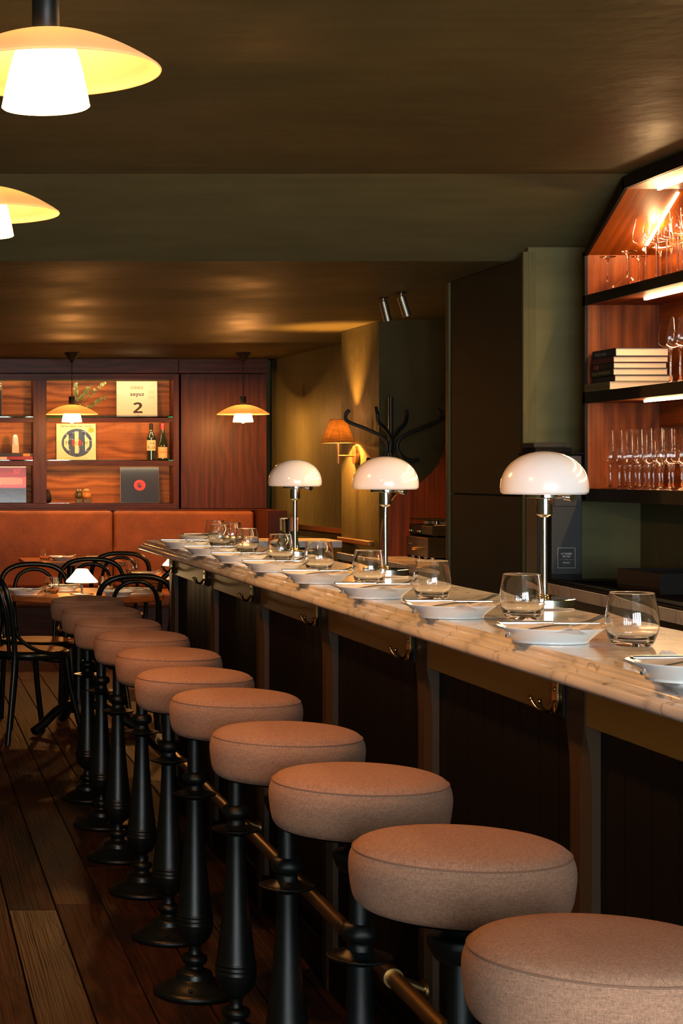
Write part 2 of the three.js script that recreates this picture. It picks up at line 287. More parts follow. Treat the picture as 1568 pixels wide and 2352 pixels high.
// ------------------------------------------------------------------ bar: counter front, marble top, foot rail
const XB = 1.13, Y_BAR = H - 0.285, BAR_Z0 = 1.28, BAR_Z1 = 7.9, FRIEZE_Y = 0.952, POSTS = [1.285, 2.21, 3.135, 4.06, 4.985, 5.91, 6.835, 7.82];
{
  const b = thing('bar_counter', 'long dark brown panelled bar front with golden frieze under the marble top', 'bar counter');
  mesh('carcass', span(XB + 0.045, 1.40, 0.0, Y_BAR - 0.0436, -BAR_Z0, -BAR_Z1), M.barBoard, b);
  mesh('plinth', span(XB + 0.005, XB + 0.045, 0, 0.11, -BAR_Z0, -BAR_Z1, 0.004), M.barBoard, b);
  const hookParts = () => {
    const plate = new THREE.Shape(); const w = 0.017, y0 = -0.085, y1 = 0.0;
    plate.moveTo(-w, y1); plate.lineTo(w, y1); plate.lineTo(w * 0.9, y0 * 0.5); plate.quadraticCurveTo(w * 1.2, y0 * 0.8, 0, y0); plate.quadraticCurveTo(-w * 1.2, y0 * 0.8, -w * 0.9, y0 * 0.5); plate.lineTo(-w, y1);
    const pg = new THREE.ExtrudeGeometry(plate, { depth: 0.003, bevelEnabled: true, bevelSize: 0.0012, bevelThickness: 0.0012, bevelSegments: 2 }); pg.rotateY(-Math.PI / 2);
    const arms = [];
    for (const s of [-1, 1]) { arms.push(tube([[-0.004, -0.06, 0], [-0.018, -0.078, s * 0.012], [-0.034, -0.076, s * 0.022], [-0.046, -0.058, s * 0.028]], 0.0042, 18, 8)); const e = new THREE.SphereGeometry(0.0062, 12, 8); e.translate(-0.046, -0.056, s * 0.028); arms.push(e); }
    const scr = []; for (const y of [-0.014, -0.034]) { const e = new THREE.SphereGeometry(0.005, 10, 6); e.scale(0.6, 1, 1); e.translate(-0.005, y, 0); scr.push(e); }
    return [pg, merge(arms), merge(scr)];
  };
  const [hp, ha, hs] = hookParts();
  POSTS.forEach((Z, i) => {
    const w = 0.088, x0 = XB, x1 = XB + 0.045, c = 0.022, zf = -Z - w / 2, zn = -Z + w / 2;
    // post with stop-chamfered edges below the frieze
    const sec = (y, k) => [[x0 + c * k * 0.55, y, zn], [x1, y, zn], [x1, y, zf], [x0 + c * k * 0.55, y, zf], [x0, y, zf + c * k], [x0, y, zn - c * k]].map((p) => p);
    const rings = [sec(0.0, 1), sec(FRIEZE_Y - 0.10, 1), sec(FRIEZE_Y - 0.05, 0.75), sec(FRIEZE_Y, 0.02), sec(Y_BAR - 0.0436, 0.02)];
    const pos = [];
    for (let r = 0; r + 1 < rings.length; r++) for (let k = 0; k < 6; k++) { const a = rings[r][k], bb = rings[r][(k + 1) % 6], cc = rings[r + 1][(k + 1) % 6], d = rings[r + 1][k]; pos.push(...a, ...cc, ...bb, ...a, ...d, ...cc); }
    const g = new THREE.BufferGeometry(); g.setAttribute('position', new THREE.Float32BufferAttribute(pos, 3)); g.computeVertexNormals();
    mesh('post', uvs(g, 'y'), M.barPaintShaded, b);
    if (i + 1 < POSTS.length) {
      const Z2 = POSTS[i + 1], za = Z + w / 2, zb = Z2 - w / 2;
      mesh('frieze_rail', uvs(span(XB + 0.002, XB + 0.045, FRIEZE_Y, Y_BAR - 0.0440, -za, -zb, 0.002), 'z'), M.barPaintLit, b);
      const nb = 8, bw = (zb - za) / nb;
      for (let k = 0; k < nb; k++) mesh('board', span(XB + 0.026, XB + 0.045, 0.10, FRIEZE_Y + 0.004, -(za + k * bw) - 0.0012, -(za + (k + 1) * bw) + 0.0012, 0.003), M.barBoard, b);
    }
    if (i > 0 && i < POSTS.length - 0) {
      const zh = -Z + 0.0 - 0.075 + (i === 7 ? 0.15 : 0), yh = Y_BAR - 0.058;
      const back = mesh('hook_block', span(XB - 0.004, XB + 0.003, FRIEZE_Y + 0.002, Y_BAR - 0.046, zh - 0.028, zh + 0.028, 0.002), M.barBoard, b);
      const p = mesh('coat_hook', hp, M.brass, b); p.position.set(XB - 0.005, yh, zh); p.scale.setScalar(0.8); p.userData.label = 'polished brass double coat hook';
      mesh('prongs', ha, M.brass, p); mesh('screws', hs, M.brassDull, p);
    }
  });
  // back work shelf on the bartender's side
  mesh('work_shelf', span(1.40, 1.86, 0.86, 0.885, -BAR_Z0, -BAR_Z1), M.nickel, b);
  mesh('shelf_support', span(1.80, 1.85, 0.0, 0.86, -BAR_Z0, -BAR_Z1), M.black, b);
}
{
  const yt = Y_BAR, x0 = 1.018, xb = 1.412;
  const arc = (cx, cy, r, a0, a1, n) => Array.from({ length: n + 1 }, (_, i) => { const a = a0 + (a1 - a0) * i / n; return [cx + r * Math.cos(a), cy + r * Math.sin(a)]; });
  const P = Math.PI, pr = [[xb, yt], ...arc(x0 + 0.036, yt - 0.0065, 0.0065, P / 2, P * 1.15, 7), [x0 + 0.0285, yt - 0.0125], [x0 + 0.023, yt - 0.0125], ...arc(x0 + 0.020, yt - 0.0165, 0.004, P / 2, P, 4), [x0 + 0.016, yt - 0.0195], [x0 + 0.0118, yt - 0.0195], ...arc(x0 + 0.0118, yt - 0.0313, 0.0118, P / 2, P * 1.5, 12), [x0 + 0.02, yt - 0.0431], [xb, yt - 0.0431]];
  const g = extrudeZ(pr, -1.1, -7.99);
  tag(mesh('marble_countertop', uvs(g, 'z', 0.3, 0.1), M.marble), 'long white veined marble bar top with a moulded front edge', 'countertop');
}
{
  const f = thing('foot_rail', 'brass foot rail running low along the bar front', 'foot rail');
  const X = 1.055, Y = 0.29;
  mesh('rail_tube', rod([X, Y, -1.3], [X, Y, -7.7], 0.018, 0.018, 20), M.brassDull, f);
  for (const Z of [2.2, 4.02, 5.87, 7.6]) {
    mesh('ferrule', rod([X, Y, -Z - 0.02], [X, Y, -Z + 0.02], 0.022, 0.022, 20), M.brassDull, f);
    mesh('bracket', merge([rod([X, Y, -Z], [XB - 0.001, Y - 0.03, -Z], 0.011), rod([XB - 0.007, Y - 0.03, -Z], [XB - 0.001, Y - 0.03, -Z], 0.024, 0.024, 16)]), M.brassDull, f);
  }
}

// ------------------------------------------------------------------ bar stools
const ORD = ['first', 'second', 'third', 'fourth', 'fifth', 'sixth', 'seventh', 'eighth', 'ninth', 'tenth', 'eleventh'], nth = (i) => ORD[i];
const SD = 0.312;
{
  const R = SD / 2, top = 0.842, s = thing('bar_stool', 'round bar stool with heather brown woven seat on a black cast iron pedestal', 'bar stool', [0, 0, 0], 0, 'bar stools in a row along the bar');
  const planar = (g) => { const p = g.attributes.position, uv = g.attributes.uv; for (let i = 0; i < p.count; i++) uv.setXY(i, p.getX(i), p.getZ(i)); return g; };
  const round = (g) => { const p = g.attributes.position, uv = g.attributes.uv; for (let i = 0; i < p.count; i++) uv.setXY(i, uv.getX(i) * Math.PI * 2 * R, p.getY(i)); return g; };
  mesh('seat_top', planar(lathe([...smooth([[0, top + 0.012], [R * 0.45, top + 0.011], [R * 0.75, top + 0.006], [R * 0.90, top - 0.001], [R * 0.965, top - 0.010]], 22)].reverse(), 64)), M.fabric, s);
  mesh('seat_band', round(lathe(smooth([[R * 0.80, top - 0.094], [R * 0.90, top - 0.090], [R * 0.965, top - 0.078], [R * 1.0, top - 0.045], [R * 0.998, top - 0.025], [R * 0.965, top - 0.0095]], 22), 64)), M.fabric, s);
  const pip = new THREE.TorusGeometry(R * 0.964, 0.0014, 6, 72); pip.rotateX(Math.PI / 2); pip.translate(0, top - 0.0098, 0); mesh('seam', pip, M.seam, s);
  mesh('seat_base', lathe([[0, top - 0.095], [R * 0.86, top - 0.095], [R * 0.86, top - 0.086], [0, top - 0.086]], 40), M.blackMatt, s);
  mesh('flange', lathe(smooth([[0.0195, top - 0.17], [0.036, top - 0.165], [0.045, top - 0.148], [0.047, top - 0.138], [0.043, top - 0.131], [0.030, top - 0.128], [0.022, top - 0.115], [0.021, top - 0.094]], 30), 36), M.iron, s);
  mesh('spindle', lathe([[0.0185, 0.53], [0.0185, top - 0.12]], 28), M.iron, s);
  mesh('collar', lathe(smooth([[0.024, 0.535], [0.021, 0.545], [0.022, 0.552], [0.029, 0.557], [0.033, 0.566], [0.032, 0.574], [0.026, 0.583], [0.018, 0.585]], 30), 36), M.iron, s);
  mesh('disc', lathe([[0.012, 0.545], [0.023, 0.538], [0.030, 0.5295], [0.042, 0.5275], [0.056, 0.5285], [0.0578, 0.527], [0.054, 0.5235], [0.036, 0.519], [0.022, 0.512]].reverse(), 40), M.iron, s);
  mesh('column', lathe([...smooth([[0.021, 0.518], [0.0225, 0.46], [0.028, 0.38], [0.037, 0.29], [0.0455, 0.218]], 20), [0.0465, 0.212], [0.049, 0.209], [0.0465, 0.206], [0.0465, 0.203], [0.0495, 0.199], [0.0475, 0.195], [0.0475, 0.192], [0.050, 0.188], [0.049, 0.184], ...smooth([[0.0485, 0.182], [0.045, 0.162], [0.034, 0.142], [0.022, 0.132], [0.016, 0.126]], 12), [0.016, 0.108], [0.020, 0.106], [0.020, 0.101]], 36), M.iron, s);
  mesh('base', lathe([...smooth([[0.018, 0.106], [0.029, 0.103], [0.034, 0.094], [0.031, 0.084], [0.024, 0.078], [0.024, 0.070], [0.030, 0.066]], 18), [0.044, 0.060], [0.048, 0.056], [0.048, 0.044], ...smooth([[0.050, 0.043], [0.066, 0.036], [0.088, 0.023], [0.104, 0.016], [0.109, 0.010], [0.108, 0.002]], 14), [0.0, 0.0]].map((p) => p), 48), M.iron, s);
  const bolts = []; for (let k = 0; k < 3; k++) { const a = k * 2.094 + 0.5, e = new THREE.SphereGeometry(0.006, 10, 6); e.scale(1, 0.6, 1); e.translate(0.082 * Math.cos(a), 0.029, 0.082 * Math.sin(a)); bolts.push(e); }
  mesh('bolts', merge(bolts), M.iron, s);
  const spots = [[201, 7.86], [232.5, 7.26], [270.5, 6.65], [325.5, 6.11], [387, 5.51], [446.5, 4.93], [541.5, 4.44], [659, 3.83], [826, 3.27], [1058, 2.67], [1392, 2.105]];
  spots.forEach(([x, Z], i) => {
    const o = i ? copy(s, [0, 0, 0]) : s;
    o.position.set((x - CX) * Z / F, 0, -Z); o.rotation.set(0, rr(0, 6.28), 0); o.userData.label = 'round brown cushioned iron bar stool, ' + nth(i) + ' from the dining tables';
  });
}

// ------------------------------------------------------------------ place settings along the bar
const tumblerGeo = (() => {
  const o = smooth([[0.0255, 0.0], [0.0305, 0.002], [0.0368, 0.013], [0.0415, 0.029], [0.0424, 0.042], [0.0405, 0.060], [0.0372, 0.078], [0.0356, 0.0882]], 40);
  const i = smooth([[0.0349, 0.0882], [0.0365, 0.078], [0.0398, 0.060], [0.0416, 0.042], [0.0406, 0.030], [0.0355, 0.0175], [0.024, 0.0105], [0.0, 0.0095]], 40);
  return lathe([[0, 0.0015], [0.018, 0.001], ...o, [0.03525, 0.0886], ...i], 56);
})();
const plateOuter = lathe([...smooth([[0.0, 0.006], [0.052, 0.006], [0.060, 0.009], [0.074, 0.018], [0.0868, 0.0265]], 26), [0.0880, 0.0270], [0.0878, 0.0262], ...smooth([[0.0868, 0.0248], [0.076, 0.016], [0.066, 0.0075], [0.0625, 0.004], [0.0622, 0.0008]], 16), [0.0600, 0.0], [0.0575, 0.0006], [0.056, 0.003], [0.0, 0.003]].map((p) => p).reverse(), 56);
function napkinGeo() {      // folded square cloth bent into the plate, corners standing out over the rim
  const n = 22, S = 0.150, g = new THREE.PlaneGeometry(S, S, n, n); g.rotateX(-Math.PI / 2); g.rotateY(Math.PI / 4);
  const layer = (dy, k, turn) => { const q = g.clone(); q.rotateY(turn); const p = q.attributes.position; for (let i = 0; i < p.count; i++) { const x = p.getX(i) * k, z = p.getZ(i) * k, r = Math.hypot(x, z), t = clamp01((r - 0.048) / 0.06); p.setXYZ(i, x, 0.0085 + dy + 0.0225 * Math.pow(t, 1.15) * (t < 1 ? 1 : 1) + 0.0012 * Math.sin(x * 60 + z * 35 + turn * 5), z); } q.computeVertexNormals(); return q; };
  return merge([layer(0, 1, 0), layer(0.0016, 0.985, 0.03), layer(0.0032, 0.96, -0.05)]);
}
const napG = napkinGeo();
const knifeG = (() => {       // along x, handle at -x
  const pr = [[-0.098, -0.0045], [-0.096, -0.0065], [-0.03, -0.0050], [-0.005, -0.0042], [0.0, -0.006], [0.03, -0.0085], [0.07, -0.0085], [0.092, -0.003], [0.097, 0.003], [0.09, 0.0045], [0.0, 0.0045], [-0.005, 0.0042], [-0.03, 0.0050], [-0.096, 0.0065], [-0.098, 0.0045]];
  const g = new THREE.ExtrudeGeometry(new THREE.Shape(V2(pr)), { depth: 0.0012, bevelEnabled: true, bevelSize: 0.0004, bevelThickness: 0.0004, bevelSegments: 1 }); g.rotateX(-Math.PI / 2); return g;
})();
const knifeH = (() => { const g = new RoundedBoxGeometry(0.094, 0.005, 0.0115, 3, 0.0022); g.translate(-0.052, 0.0015, 0); return g; })();
const forkBits = (() => {
  const curve = (t) => 0.008 * Math.pow(clamp01(t), 2) - 0.004 * Math.sin(clamp01(t) * 3.1);
  const stem = tube([[-0.09, 0.003, 0], [-0.05, 0.005, 0], [0.0, 0.004, 0], [0.028, 0.0, 0]], 0.0028, 26, 8), neck = new RoundedBoxGeometry(0.03, 0.0022, 0.021, 2, 0.001); neck.translate(0.042, 0.0, 0);
  const tines = []; for (let k = 0; k < 4; k++) { const z = -0.0085 + k * 0.00567; tines.push(tube([[0.055, 0.0, z], [0.075, 0.001, z], [0.098, 0.006, z * 0.96]], 0.0014, 10, 6)); }
  return [merge([stem, neck]), merge(tines)];
})();
const barPlates = [[1591, 1563], [1263, 1474.5], [1035, 1418], [860, 1373], [728, 1339], [628, 1313], [550, 1293], [483, 1276], [425, 1260]];
const barGlasses = [[1.207, 3.087], [1.216, 3.66], [1.199, 4.22], [1.2, 4.79], [1.213, 5.42], [1.23, 6.05], [1.237, 6.68], [1.229, 7.2], [1.314, 7.80], [1.329, 7.50]];
let plate0, nap0, knife0, fork0, glass0;
function setting(x, y, z, turn, bar, where) {
  const G = bar ? 'along the bar' : 'on the dining tables';
  const lb = (a) => a + (bar ? ' on the bar, ' + where + ' from the dining tables' : ' on ' + where);
  const kk = bar ? 'bar' : 'tab';
  if (!plate0) plate0 = tag(mesh('plate', plateOuter, M.porcelain), '', 'plate');
  const p = plate0.userData.used ? copy(plate0, [0, 0, 0]) : plate0; delete p.userData.used; 
  p.position.set(x, y, z); tag(p, lb('small white porcelain plate'), 'plate', 'white plates ' + G);
  let n; if (!nap0) { nap0 = mesh('napkin', napG, M.napkin); n = nap0; } else n = copy(nap0, [0, 0, 0]);
  n.position.set(x, y + 0.0002, z); n.rotation.set(0, turn + rr(-0.05, 0.05), 0); tag(n, lb('folded white napkin lying in a plate'), 'napkin', 'napkins ' + G);
  let k; if (!knife0) { knife0 = new THREE.Group(); knife0.name = numbered('knife'); scene.add(knife0); mesh('blade', knifeG, M.cutlery, knife0); mesh('handle', knifeH, M.cutlery, knife0); k = knife0; } else k = copy(knife0, [0, 0, 0]);
  const ca = Math.cos(turn), sa = Math.sin(turn), off = (dx, dz) => [x + dx * ca + dz * sa, z - dx * sa + dz * ca];
  let [ox, oz] = off(0.004, 0.018 + rr(-0.004, 0.004)); k.position.set(ox, y + 0.0328, oz); k.rotation.set(0, turn + rr(-0.06, 0.06), 0); tag(k, lb('steel table knife across a plate'), 'knife', 'knives ' + G);
  let f; if (!fork0) { fork0 = new THREE.Group(); fork0.name = numbered('fork'); scene.add(fork0); mesh('fork_handle', forkBits[0], M.cutlery, fork0); mesh('tines', forkBits[1], M.cutlery, fork0); f = fork0; } else f = copy(fork0, [0, 0, 0]);
  [ox, oz] = off(0.010, -0.014 + rr(-0.003, 0.003)); f.position.set(ox, y + 0.0215, oz); f.rotation.set(0, turn + 0.22 + rr(-0.08, 0.08), 0.15); tag(f, lb('steel fork resting in a plate'), 'fork', 'forks ' + G);
  plate0.userData.used = true;
}
function tumbler(x, y, z, bar, where) {
  let g; if (!glass0) { glass0 = mesh('tumbler', tumblerGeo, M.glass); g = glass0; } else g = copy(glass0, [0, 0, 0]);
  g.position.set(x, y, z); tag(g, bar ? 'clear rounded tumbler on the bar, ' + where + ' from the dining tables' : 'clear water tumbler on ' + where, 'tumbler', bar ? 'tumblers along the bar' : 'tumblers on the dining tables');
}
barPlates.forEach(([x, y], i) => { const Z = 0.285 * F / (y - CY); setting((x - CX) * Z / F, Y_BAR, -Z, 0, true, nth(9 - i)); });
setting(1.245, Y_BAR, -7.79, 0.5, true, nth(0));
[...barGlasses].sort((a, b) => b[1] - a[1]).forEach(([x, Z], i) => tumbler(x, Y_BAR, -Z, true, nth(i)));

// bar lamps: opal dome on a chrome stem
{
  const L = thing('dome_lamp', 'unlit white opal dome table lamp on a chrome stem on the bar', 'table lamp', [0, 0, 0], 0, 'dome lamps along the bar');
  const R = 0.0895, yb = 0.2425;
  mesh('base', lathe([[0, 0.0], [0.0605, 0.0], [0.0625, 0.0015], [0.0632, 0.004], [0.0632, 0.0195], [0.0618, 0.0215], [0.0595, 0.022], [0, 0.022]], 64), M.chrome, L);
  mesh('collar_ring', lathe([[0.0072, 0.022], [0.0095, 0.022], [0.0098, 0.027], [0.0072, 0.029]], 28), M.brass, L);
  mesh('stem', lathe([[0.0066, 0.022], [0.0066, 0.20]], 28), M.steel, L);
  mesh('socket', lathe([[0.0066, 0.192], [0.010, 0.194], [0.015, 0.197], [0.0165, 0.199], [0.0165, 0.231], [0.0150, 0.233], [0.008, 0.233], [0.008, 0.244]], 40), M.steel, L);
  mesh('holder', lathe([[0.008, 0.233], [0.0395, 0.233], [0.0402, 0.2335], [0.0402, 0.2450], [0.0390, 0.2450], [0.0390, 0.2350], [0.008, 0.2350]], 56), M.chrome, L);
  const sw = merge([rod([0.012, 0.238, 0.006], [0.034, 0.238, 0.03], 0.003), rod([0.0345, 0.236, 0.026], [0.042, 0.234, 0.046], 0.0075, 0.0085, 20)]);
  mesh('switch_knob', sw, M.chrome, L);
  const pr = []; for (let i = 0; i <= 30; i++) { const a = i / 30 * Math.PI / 2, e = 1.12; pr.push([R * Math.pow(Math.sin(a), 0.93), yb + 0.0125 + 0.0765 * Math.pow(Math.cos(a), 0.98)]); }
  const outer = [...pr, [R * 0.999, yb + 0.006], [R * 0.985, yb + 0.0015], [R * 0.965, yb]];
  const inner = outer.slice(0, -1).map(([x, y]) => [Math.max(0, x - 0.003), y - 0.003]).reverse();
  mesh('dome_shade', lathe([...inner, ...outer.slice().reverse()].reverse(), 72), M.opal, L);
  const lam = [[1254, 1397], [888, 1324], [680, 1279]];
  lam.forEach(([x, y], i) => { const Z = 0.285 * F / (y - CY), o = i ? copy(L, [0, 0, 0]) : L; o.position.set((x - CX) * Z / F - 0.004, Y_BAR, -Z); o.rotation.y = 0.05; o.userData.label = 'unlit white opal dome lamp on the bar, ' + nth(2 - i) + ' from the dining tables'; });
}

// ------------------------------------------------------------------ pendants
function pendant(x, Z, rimY, ceilY, near, label, group) {
  const P = thing('pendant_lamp', label, 'pendant lamp', [x, rimY, -Z], 0, group), R = 0.1965;
  // upper shade: wide shallow opal saucer; lower shade: lit bell
  const up = smooth([[0.030, 0.068], [0.060, 0.064], [0.100, 0.052], [0.140, 0.034], [0.175, 0.014], [0.194, 0.001]], 26);
  const upper = mesh('upper_shade', lathe([...up, [R, -0.002], [0.1955, -0.0042], ...up.map(([a, b]) => [a - 0.001, b - 0.0035]).reverse()], 72), M.lampShade, P);
  const lo = smooth([[0.034, 0.060], [0.048, 0.045], [0.060, 0.012], [0.0695, -0.030], [0.0745, -0.056]], 20);
  mesh('lower_shade', lathe([...lo, [0.0755, -0.059], [0.073, -0.061], [0.0715, -0.058]], 56), M.glowPendant, P);
  const bulb = new THREE.SphereGeometry(0.026, 20, 14); bulb.scale(1, 1.15, 1); bulb.translate(0, -0.040, 0); mesh('bulb', bulb, M.glowBulb, P);
  mesh('socket_tube', lathe([[0.0, 0.131], [0.021, 0.131], [0.0235, 0.129], [0.0235, 0.063], [0.0, 0.063]], 32), M.black, P);
  mesh('cord', rod([0, 0.13, 0], [0, ceilY - rimY - 0.03, 0], 0.0028, 0.0028, 8), M.black, P);
  const h = ceilY - rimY; mesh('canopy', lathe([[0.0035, h - 0.078], [0.010, h - 0.072], [0.058, h - 0.003], [0.058, h], [0, h]], 32), M.black, P);
  return P;
}
pendant((105 - CX) * 3.2 / F, 3.2, H + 0.686, CEIL_NEAR, true, 'glowing two tier glass pendant above the stool row, farther from the dining tables', 'pendants over the stool row');
pendant((-34 - CX) * 4.94 / F, 4.94, H + 0.686, CEIL_NEAR, true, 'glowing two tier glass pendant above the stool row, closer to the dining tables', 'pendants over the stool row');
pendant((165 - CX) * 14.07 / F, 14.07, H + 0.446, CEIL_FAR, false, 'glowing two tier glass pendant hanging before the lit record shelves');
pendant((558 - CX) * 14.07 / F, 14.07, H + 0.446, CEIL_FAR, false, 'glowing two tier glass pendant hanging before the plain walnut panel');
const PEND = [2.5, 3.1, 2.7, 2.9];
[[105, 3.2, 0.686], [-34, 4.94, 0.686], [165, 14.07, 0.446], [558, 14.07, 0.446]].forEach(([x, Z, y], i) =>
  pointLight('pendant_bulb', col(WARM), PEND[i], [(x - CX) * Z / F, H + y - 0.082, -Z], 1.4));

// ------------------------------------------------------------------ back wall: walnut shelving, bench
{
  const Zf = ZFRAME, k = Zf / F, X = (x) => (x - CX) * k, Y = (y) => H - (y - CY) * k, zf = -Zf, zb = -ZB + 0.02, d = 0.03;
  const W = thing('wall_shelving', 'walnut wall shelving with lit niches above the orange bench', 'shelving');
  const wp = (name, x0, x1, y0, y1, z0, z1, ax, mat = M.walnutDark, r = 0.002) => mesh(name, uvs(span(x0, x1, y0, y1, z0, z1, r), ax, rr(0, 3), rr(0, 3)), mat, W);
  const XLs = XL + 0.02, yTop = CEIL_FAR - 0.002;
  wp('cornice', XLs, X(409), Y(857), yTop, zf + 0.02, zf - 0.03, 'x'); wp('cornice', X(410), X(614), Y(857), yTop, zf + 0.02, zf - 0.03, 'x');
  wp('top_rail', XLs, X(411), Y(868.5), Y(858.5), zf - 0.001, zb, 'x');
  wp('bottom_rail', XLs, X(411), Y(1168), Y(1156), zf, zb, 'x');
  wp('stile', X(76.5), X(107), Y(1156.2), Y(871.8), zf + 0.004, zb, 'y'); wp('stile', X(398), X(411), Y(1168), Y(858.7), zf + 0.003, zb, 'y');
  wp('stile', X(-215), X(-185), Y(1156.2), Y(871.8), zf + 0.004, zb, 'y');
  for (const [a, b] of [[107, 398], [-185, 76.5]]) for (const [y0, y1] of [[959.5, 970], [1058, 1069.5]]) { const q = wp('shelf_board', X(a), X(b), Y(y1 - 3), Y(y0), zf - 0.02, zb, 'x'); mesh('front_lip', uvs(span(X(a), X(b), Y(y1), Y(y0), zf, zf - 0.02, 0.002), 'x', 0.3, 0.5), M.walnutDark, q); }
  wp('top_lip', XLs, X(411), Y(872), Y(866), zf, zf - 0.02, 'x');
  wp('panel_door', X(415.5), X(612), Y(1167.5), Y(858.8), zf + 0.002, zb, 'y');
  wp('back_panel', X(107), X(398), Y(1156), Y(872), zb, zb - 0.018, 'x', M.walnut); wp('back_panel', X(-185), X(76.5), Y(1156), Y(872), zb, zb - 0.018, 'x', M.walnut);
  wp('end_block', XLs, X(-215), Y(1168), yTop - 0.06, zf, zb, 'y');
  wp('cap_rail', XLs, X(620), Y(1172), Y(1168.5), zf + 0.05, zb, 'x');
  wp('side_panel', X(580), X(622), 0, Y(1169), zf + 0.62, zf - 0.02, 'y'); wp('lower_backing', XLs, X(620), 0.0, Y(1172), zf, zb, 'x');
  for (const [a, b] of [[107, 398], [-185, 76.5]]) for (const y of [957, 1056.5, 1155.6]) mesh('glass_shelf', span(X(a) + 0.002, X(b) - 0.002, Y(y + 1.6), Y(y - 0.4), zf - 0.006, zb + 0.004), M.greenGlass, W);
  for (const [a, b, kk] of [[107, 398, 1], [-185, 76.5, 0.7]]) for (const [y, s] of [[872, 1], [970.5, 0.85], [1070.5, 0.75]]) {
    mesh('led_strip', span(X(a) + 0.01, X(b) - 0.01, Y(y - 1.8), Y(y - 2.9), zf - 0.022, zf - 0.030), M.glowLED, W);
    rectLight('niche_light', col([1, 0.73, 0.42]), 23 * s * kk, X(b) - X(a) - 0.04, 0.012, [(X(a) + X(b)) / 2, Y(y - 1.5), zf - 0.028], [(X(a) + X(b)) / 2, Y(y + 40), zf - 0.12]);
  }
  // orange bench
  const B = thing('bench', 'long orange upholstered bench under the lit shelving', 'bench');
  const bz = zf + 0.13;
  mesh('back_cushion', uvs(span(X(-260), X(255.5), 0.47, Y(1172.5), zf + 0.006, bz, 0.03), 'x'), M.hide, B); mesh('back_cushion', uvs(span(X(257), X(577), 0.47, Y(1172.5), zf + 0.006, bz, 0.03), 'x', 0.4, 0.2), M.hide, B);
  mesh('seat_cushion', uvs(span(X(-260), X(255.5), 0.35, 0.465, zf + 0.006, zf + 0.60, 0.03), 'x'), M.hide, B); mesh('seat_cushion', uvs(span(X(257), X(577), 0.35, 0.465, zf + 0.006, zf + 0.60, 0.03), 'x'), M.hide, B);
  mesh('plinth', uvs(span(X(-260), X(577), 0.0, 0.348, zf + 0.006, zf + 0.54), 'x'), M.walnutDark, B);

  // things on the shelves
  const sz = zf - 0.10;
  const txt = (c, s, x, y, font, fill) => { c.font = font; c.fillStyle = fill; c.textAlign = 'center'; c.fillText(s, x, y); };
  function sleeve(name, x0, x1, yTopPx, yBotPx, mat, label, lean = 0.10, zz = -0.155, edge = M.cream) {
    const w = X(x1) - X(x0), h = Y(yTopPx) - Y(yBotPx), g = thing(name, label, 'record sleeve', [(X(x0) + X(x1)) / 2, Y(yBotPx) + 0.0, zf + zz]);
    const b = box(w, h, 0.006, 0, h / 2, 0, 0.001), f = new THREE.PlaneGeometry(w - 0.002, h - 0.002); f.translate(0, h / 2, 0.0036);
    mesh('card', b, edge, g); mesh('print', f, mat, g); g.rotation.x = -lean; return g;
  }
  const soy = canvasMat(512, 470, (c, w, h) => { c.fillStyle = '#e9dcc0'; c.fillRect(0, 0, w, h); txt(c, 'COЮЗ', w * 0.5, 104, 'bold 52px sans-serif', '#b98a3c'); txt(c, 'soyuz', w * 0.505, 194, 'bold 66px sans-serif', '#33240f'); c.save(); c.translate(w * 0.52, 420); c.scale(1.25, 1); txt(c, '2', 0, 0, 'bold 196px sans-serif', '#3a2b10'); c.restore(); c.fillStyle = 'rgba(190,170,130,0.7)'; for (let i = 0; i < 5; i++) c.fillRect(398, 122 + i * 9, 90, 3); for (let i = 0; i < 4; i++) c.fillRect(406, 190 + i * 10, 72 + (i % 2) * 12, 4); c.beginPath(); c.arc(270, 452, 8, 0, 7); c.fillStyle = '#c7a26a'; c.fill(); });
  sleeve('record_sleeve', 273, 367.5, 873, 956.6, soy, 'cream record sleeve printed soyuz 2 on the top shelf', 0.06);
  const heli = canvasMat(512, 512, (c, w, h) => {
    c.fillStyle = '#efd9a8'; c.fillRect(0, 0, w, h); txt(c, '“Gotta Have Your Love”', w / 2, 48, 'bold 32px monospace', '#5b4320');
    c.save(); c.beginPath(); c.arc(266, 272, 200, 0, 7); c.clip(); c.fillStyle = '#2d4a6b'; c.fillRect(0, 0, w, h); c.fillStyle = '#1c2b45'; for (let i = 0; i < 9; i++) c.fillRect(60 + (i * 97) % 400, 80 + (i * 61) % 380, 46, 30);
    c.strokeStyle = '#cdd6d2'; c.lineWidth = 4; for (let i = 0; i < 10; i++) { const x = 80 + (i * 83) % 370, y = 90 + (i * 127) % 360; c.beginPath(); c.moveTo(x, y); c.lineTo(x + 50, y); c.lineTo(x + 50, y + 56); c.stroke(); }
    const gr = [[266, 240]]; c.fillStyle = '#d8382c'; c.beginPath(); c.arc(262, 272, 62, 0, 7); c.fill();
    c.fillStyle = '#efd9a8'; c.fillRect(238, 110, 50, 310); c.beginPath(); c.moveTo(98, 230); c.lineTo(156, 150); c.lineTo(160, 390); c.lineTo(98, 320); c.fill(); c.beginPath(); c.moveTo(428, 230); c.lineTo(368, 150); c.lineTo(372, 390); c.lineTo(428, 320); c.fill(); c.restore();
    txt(c, 'Helicpter', 264, 294, '74px sans-serif', '#17120f'); c.fillStyle = '#e5a62c'; c.beginPath(); c.arc(452, 92, 38, 0, 7); c.fill(); txt(c, '1. Vocal Mix   2. Butterfly Mix   3. Tom’s Beat', w / 2, 496, '15px sans-serif', '#6b5230');
  });
  sleeve('record_sleeve', 133.5, 225, 971.5, 1056, heli, 'cream record sleeve with a blue circle emblem reading Helicopter', 0.07);
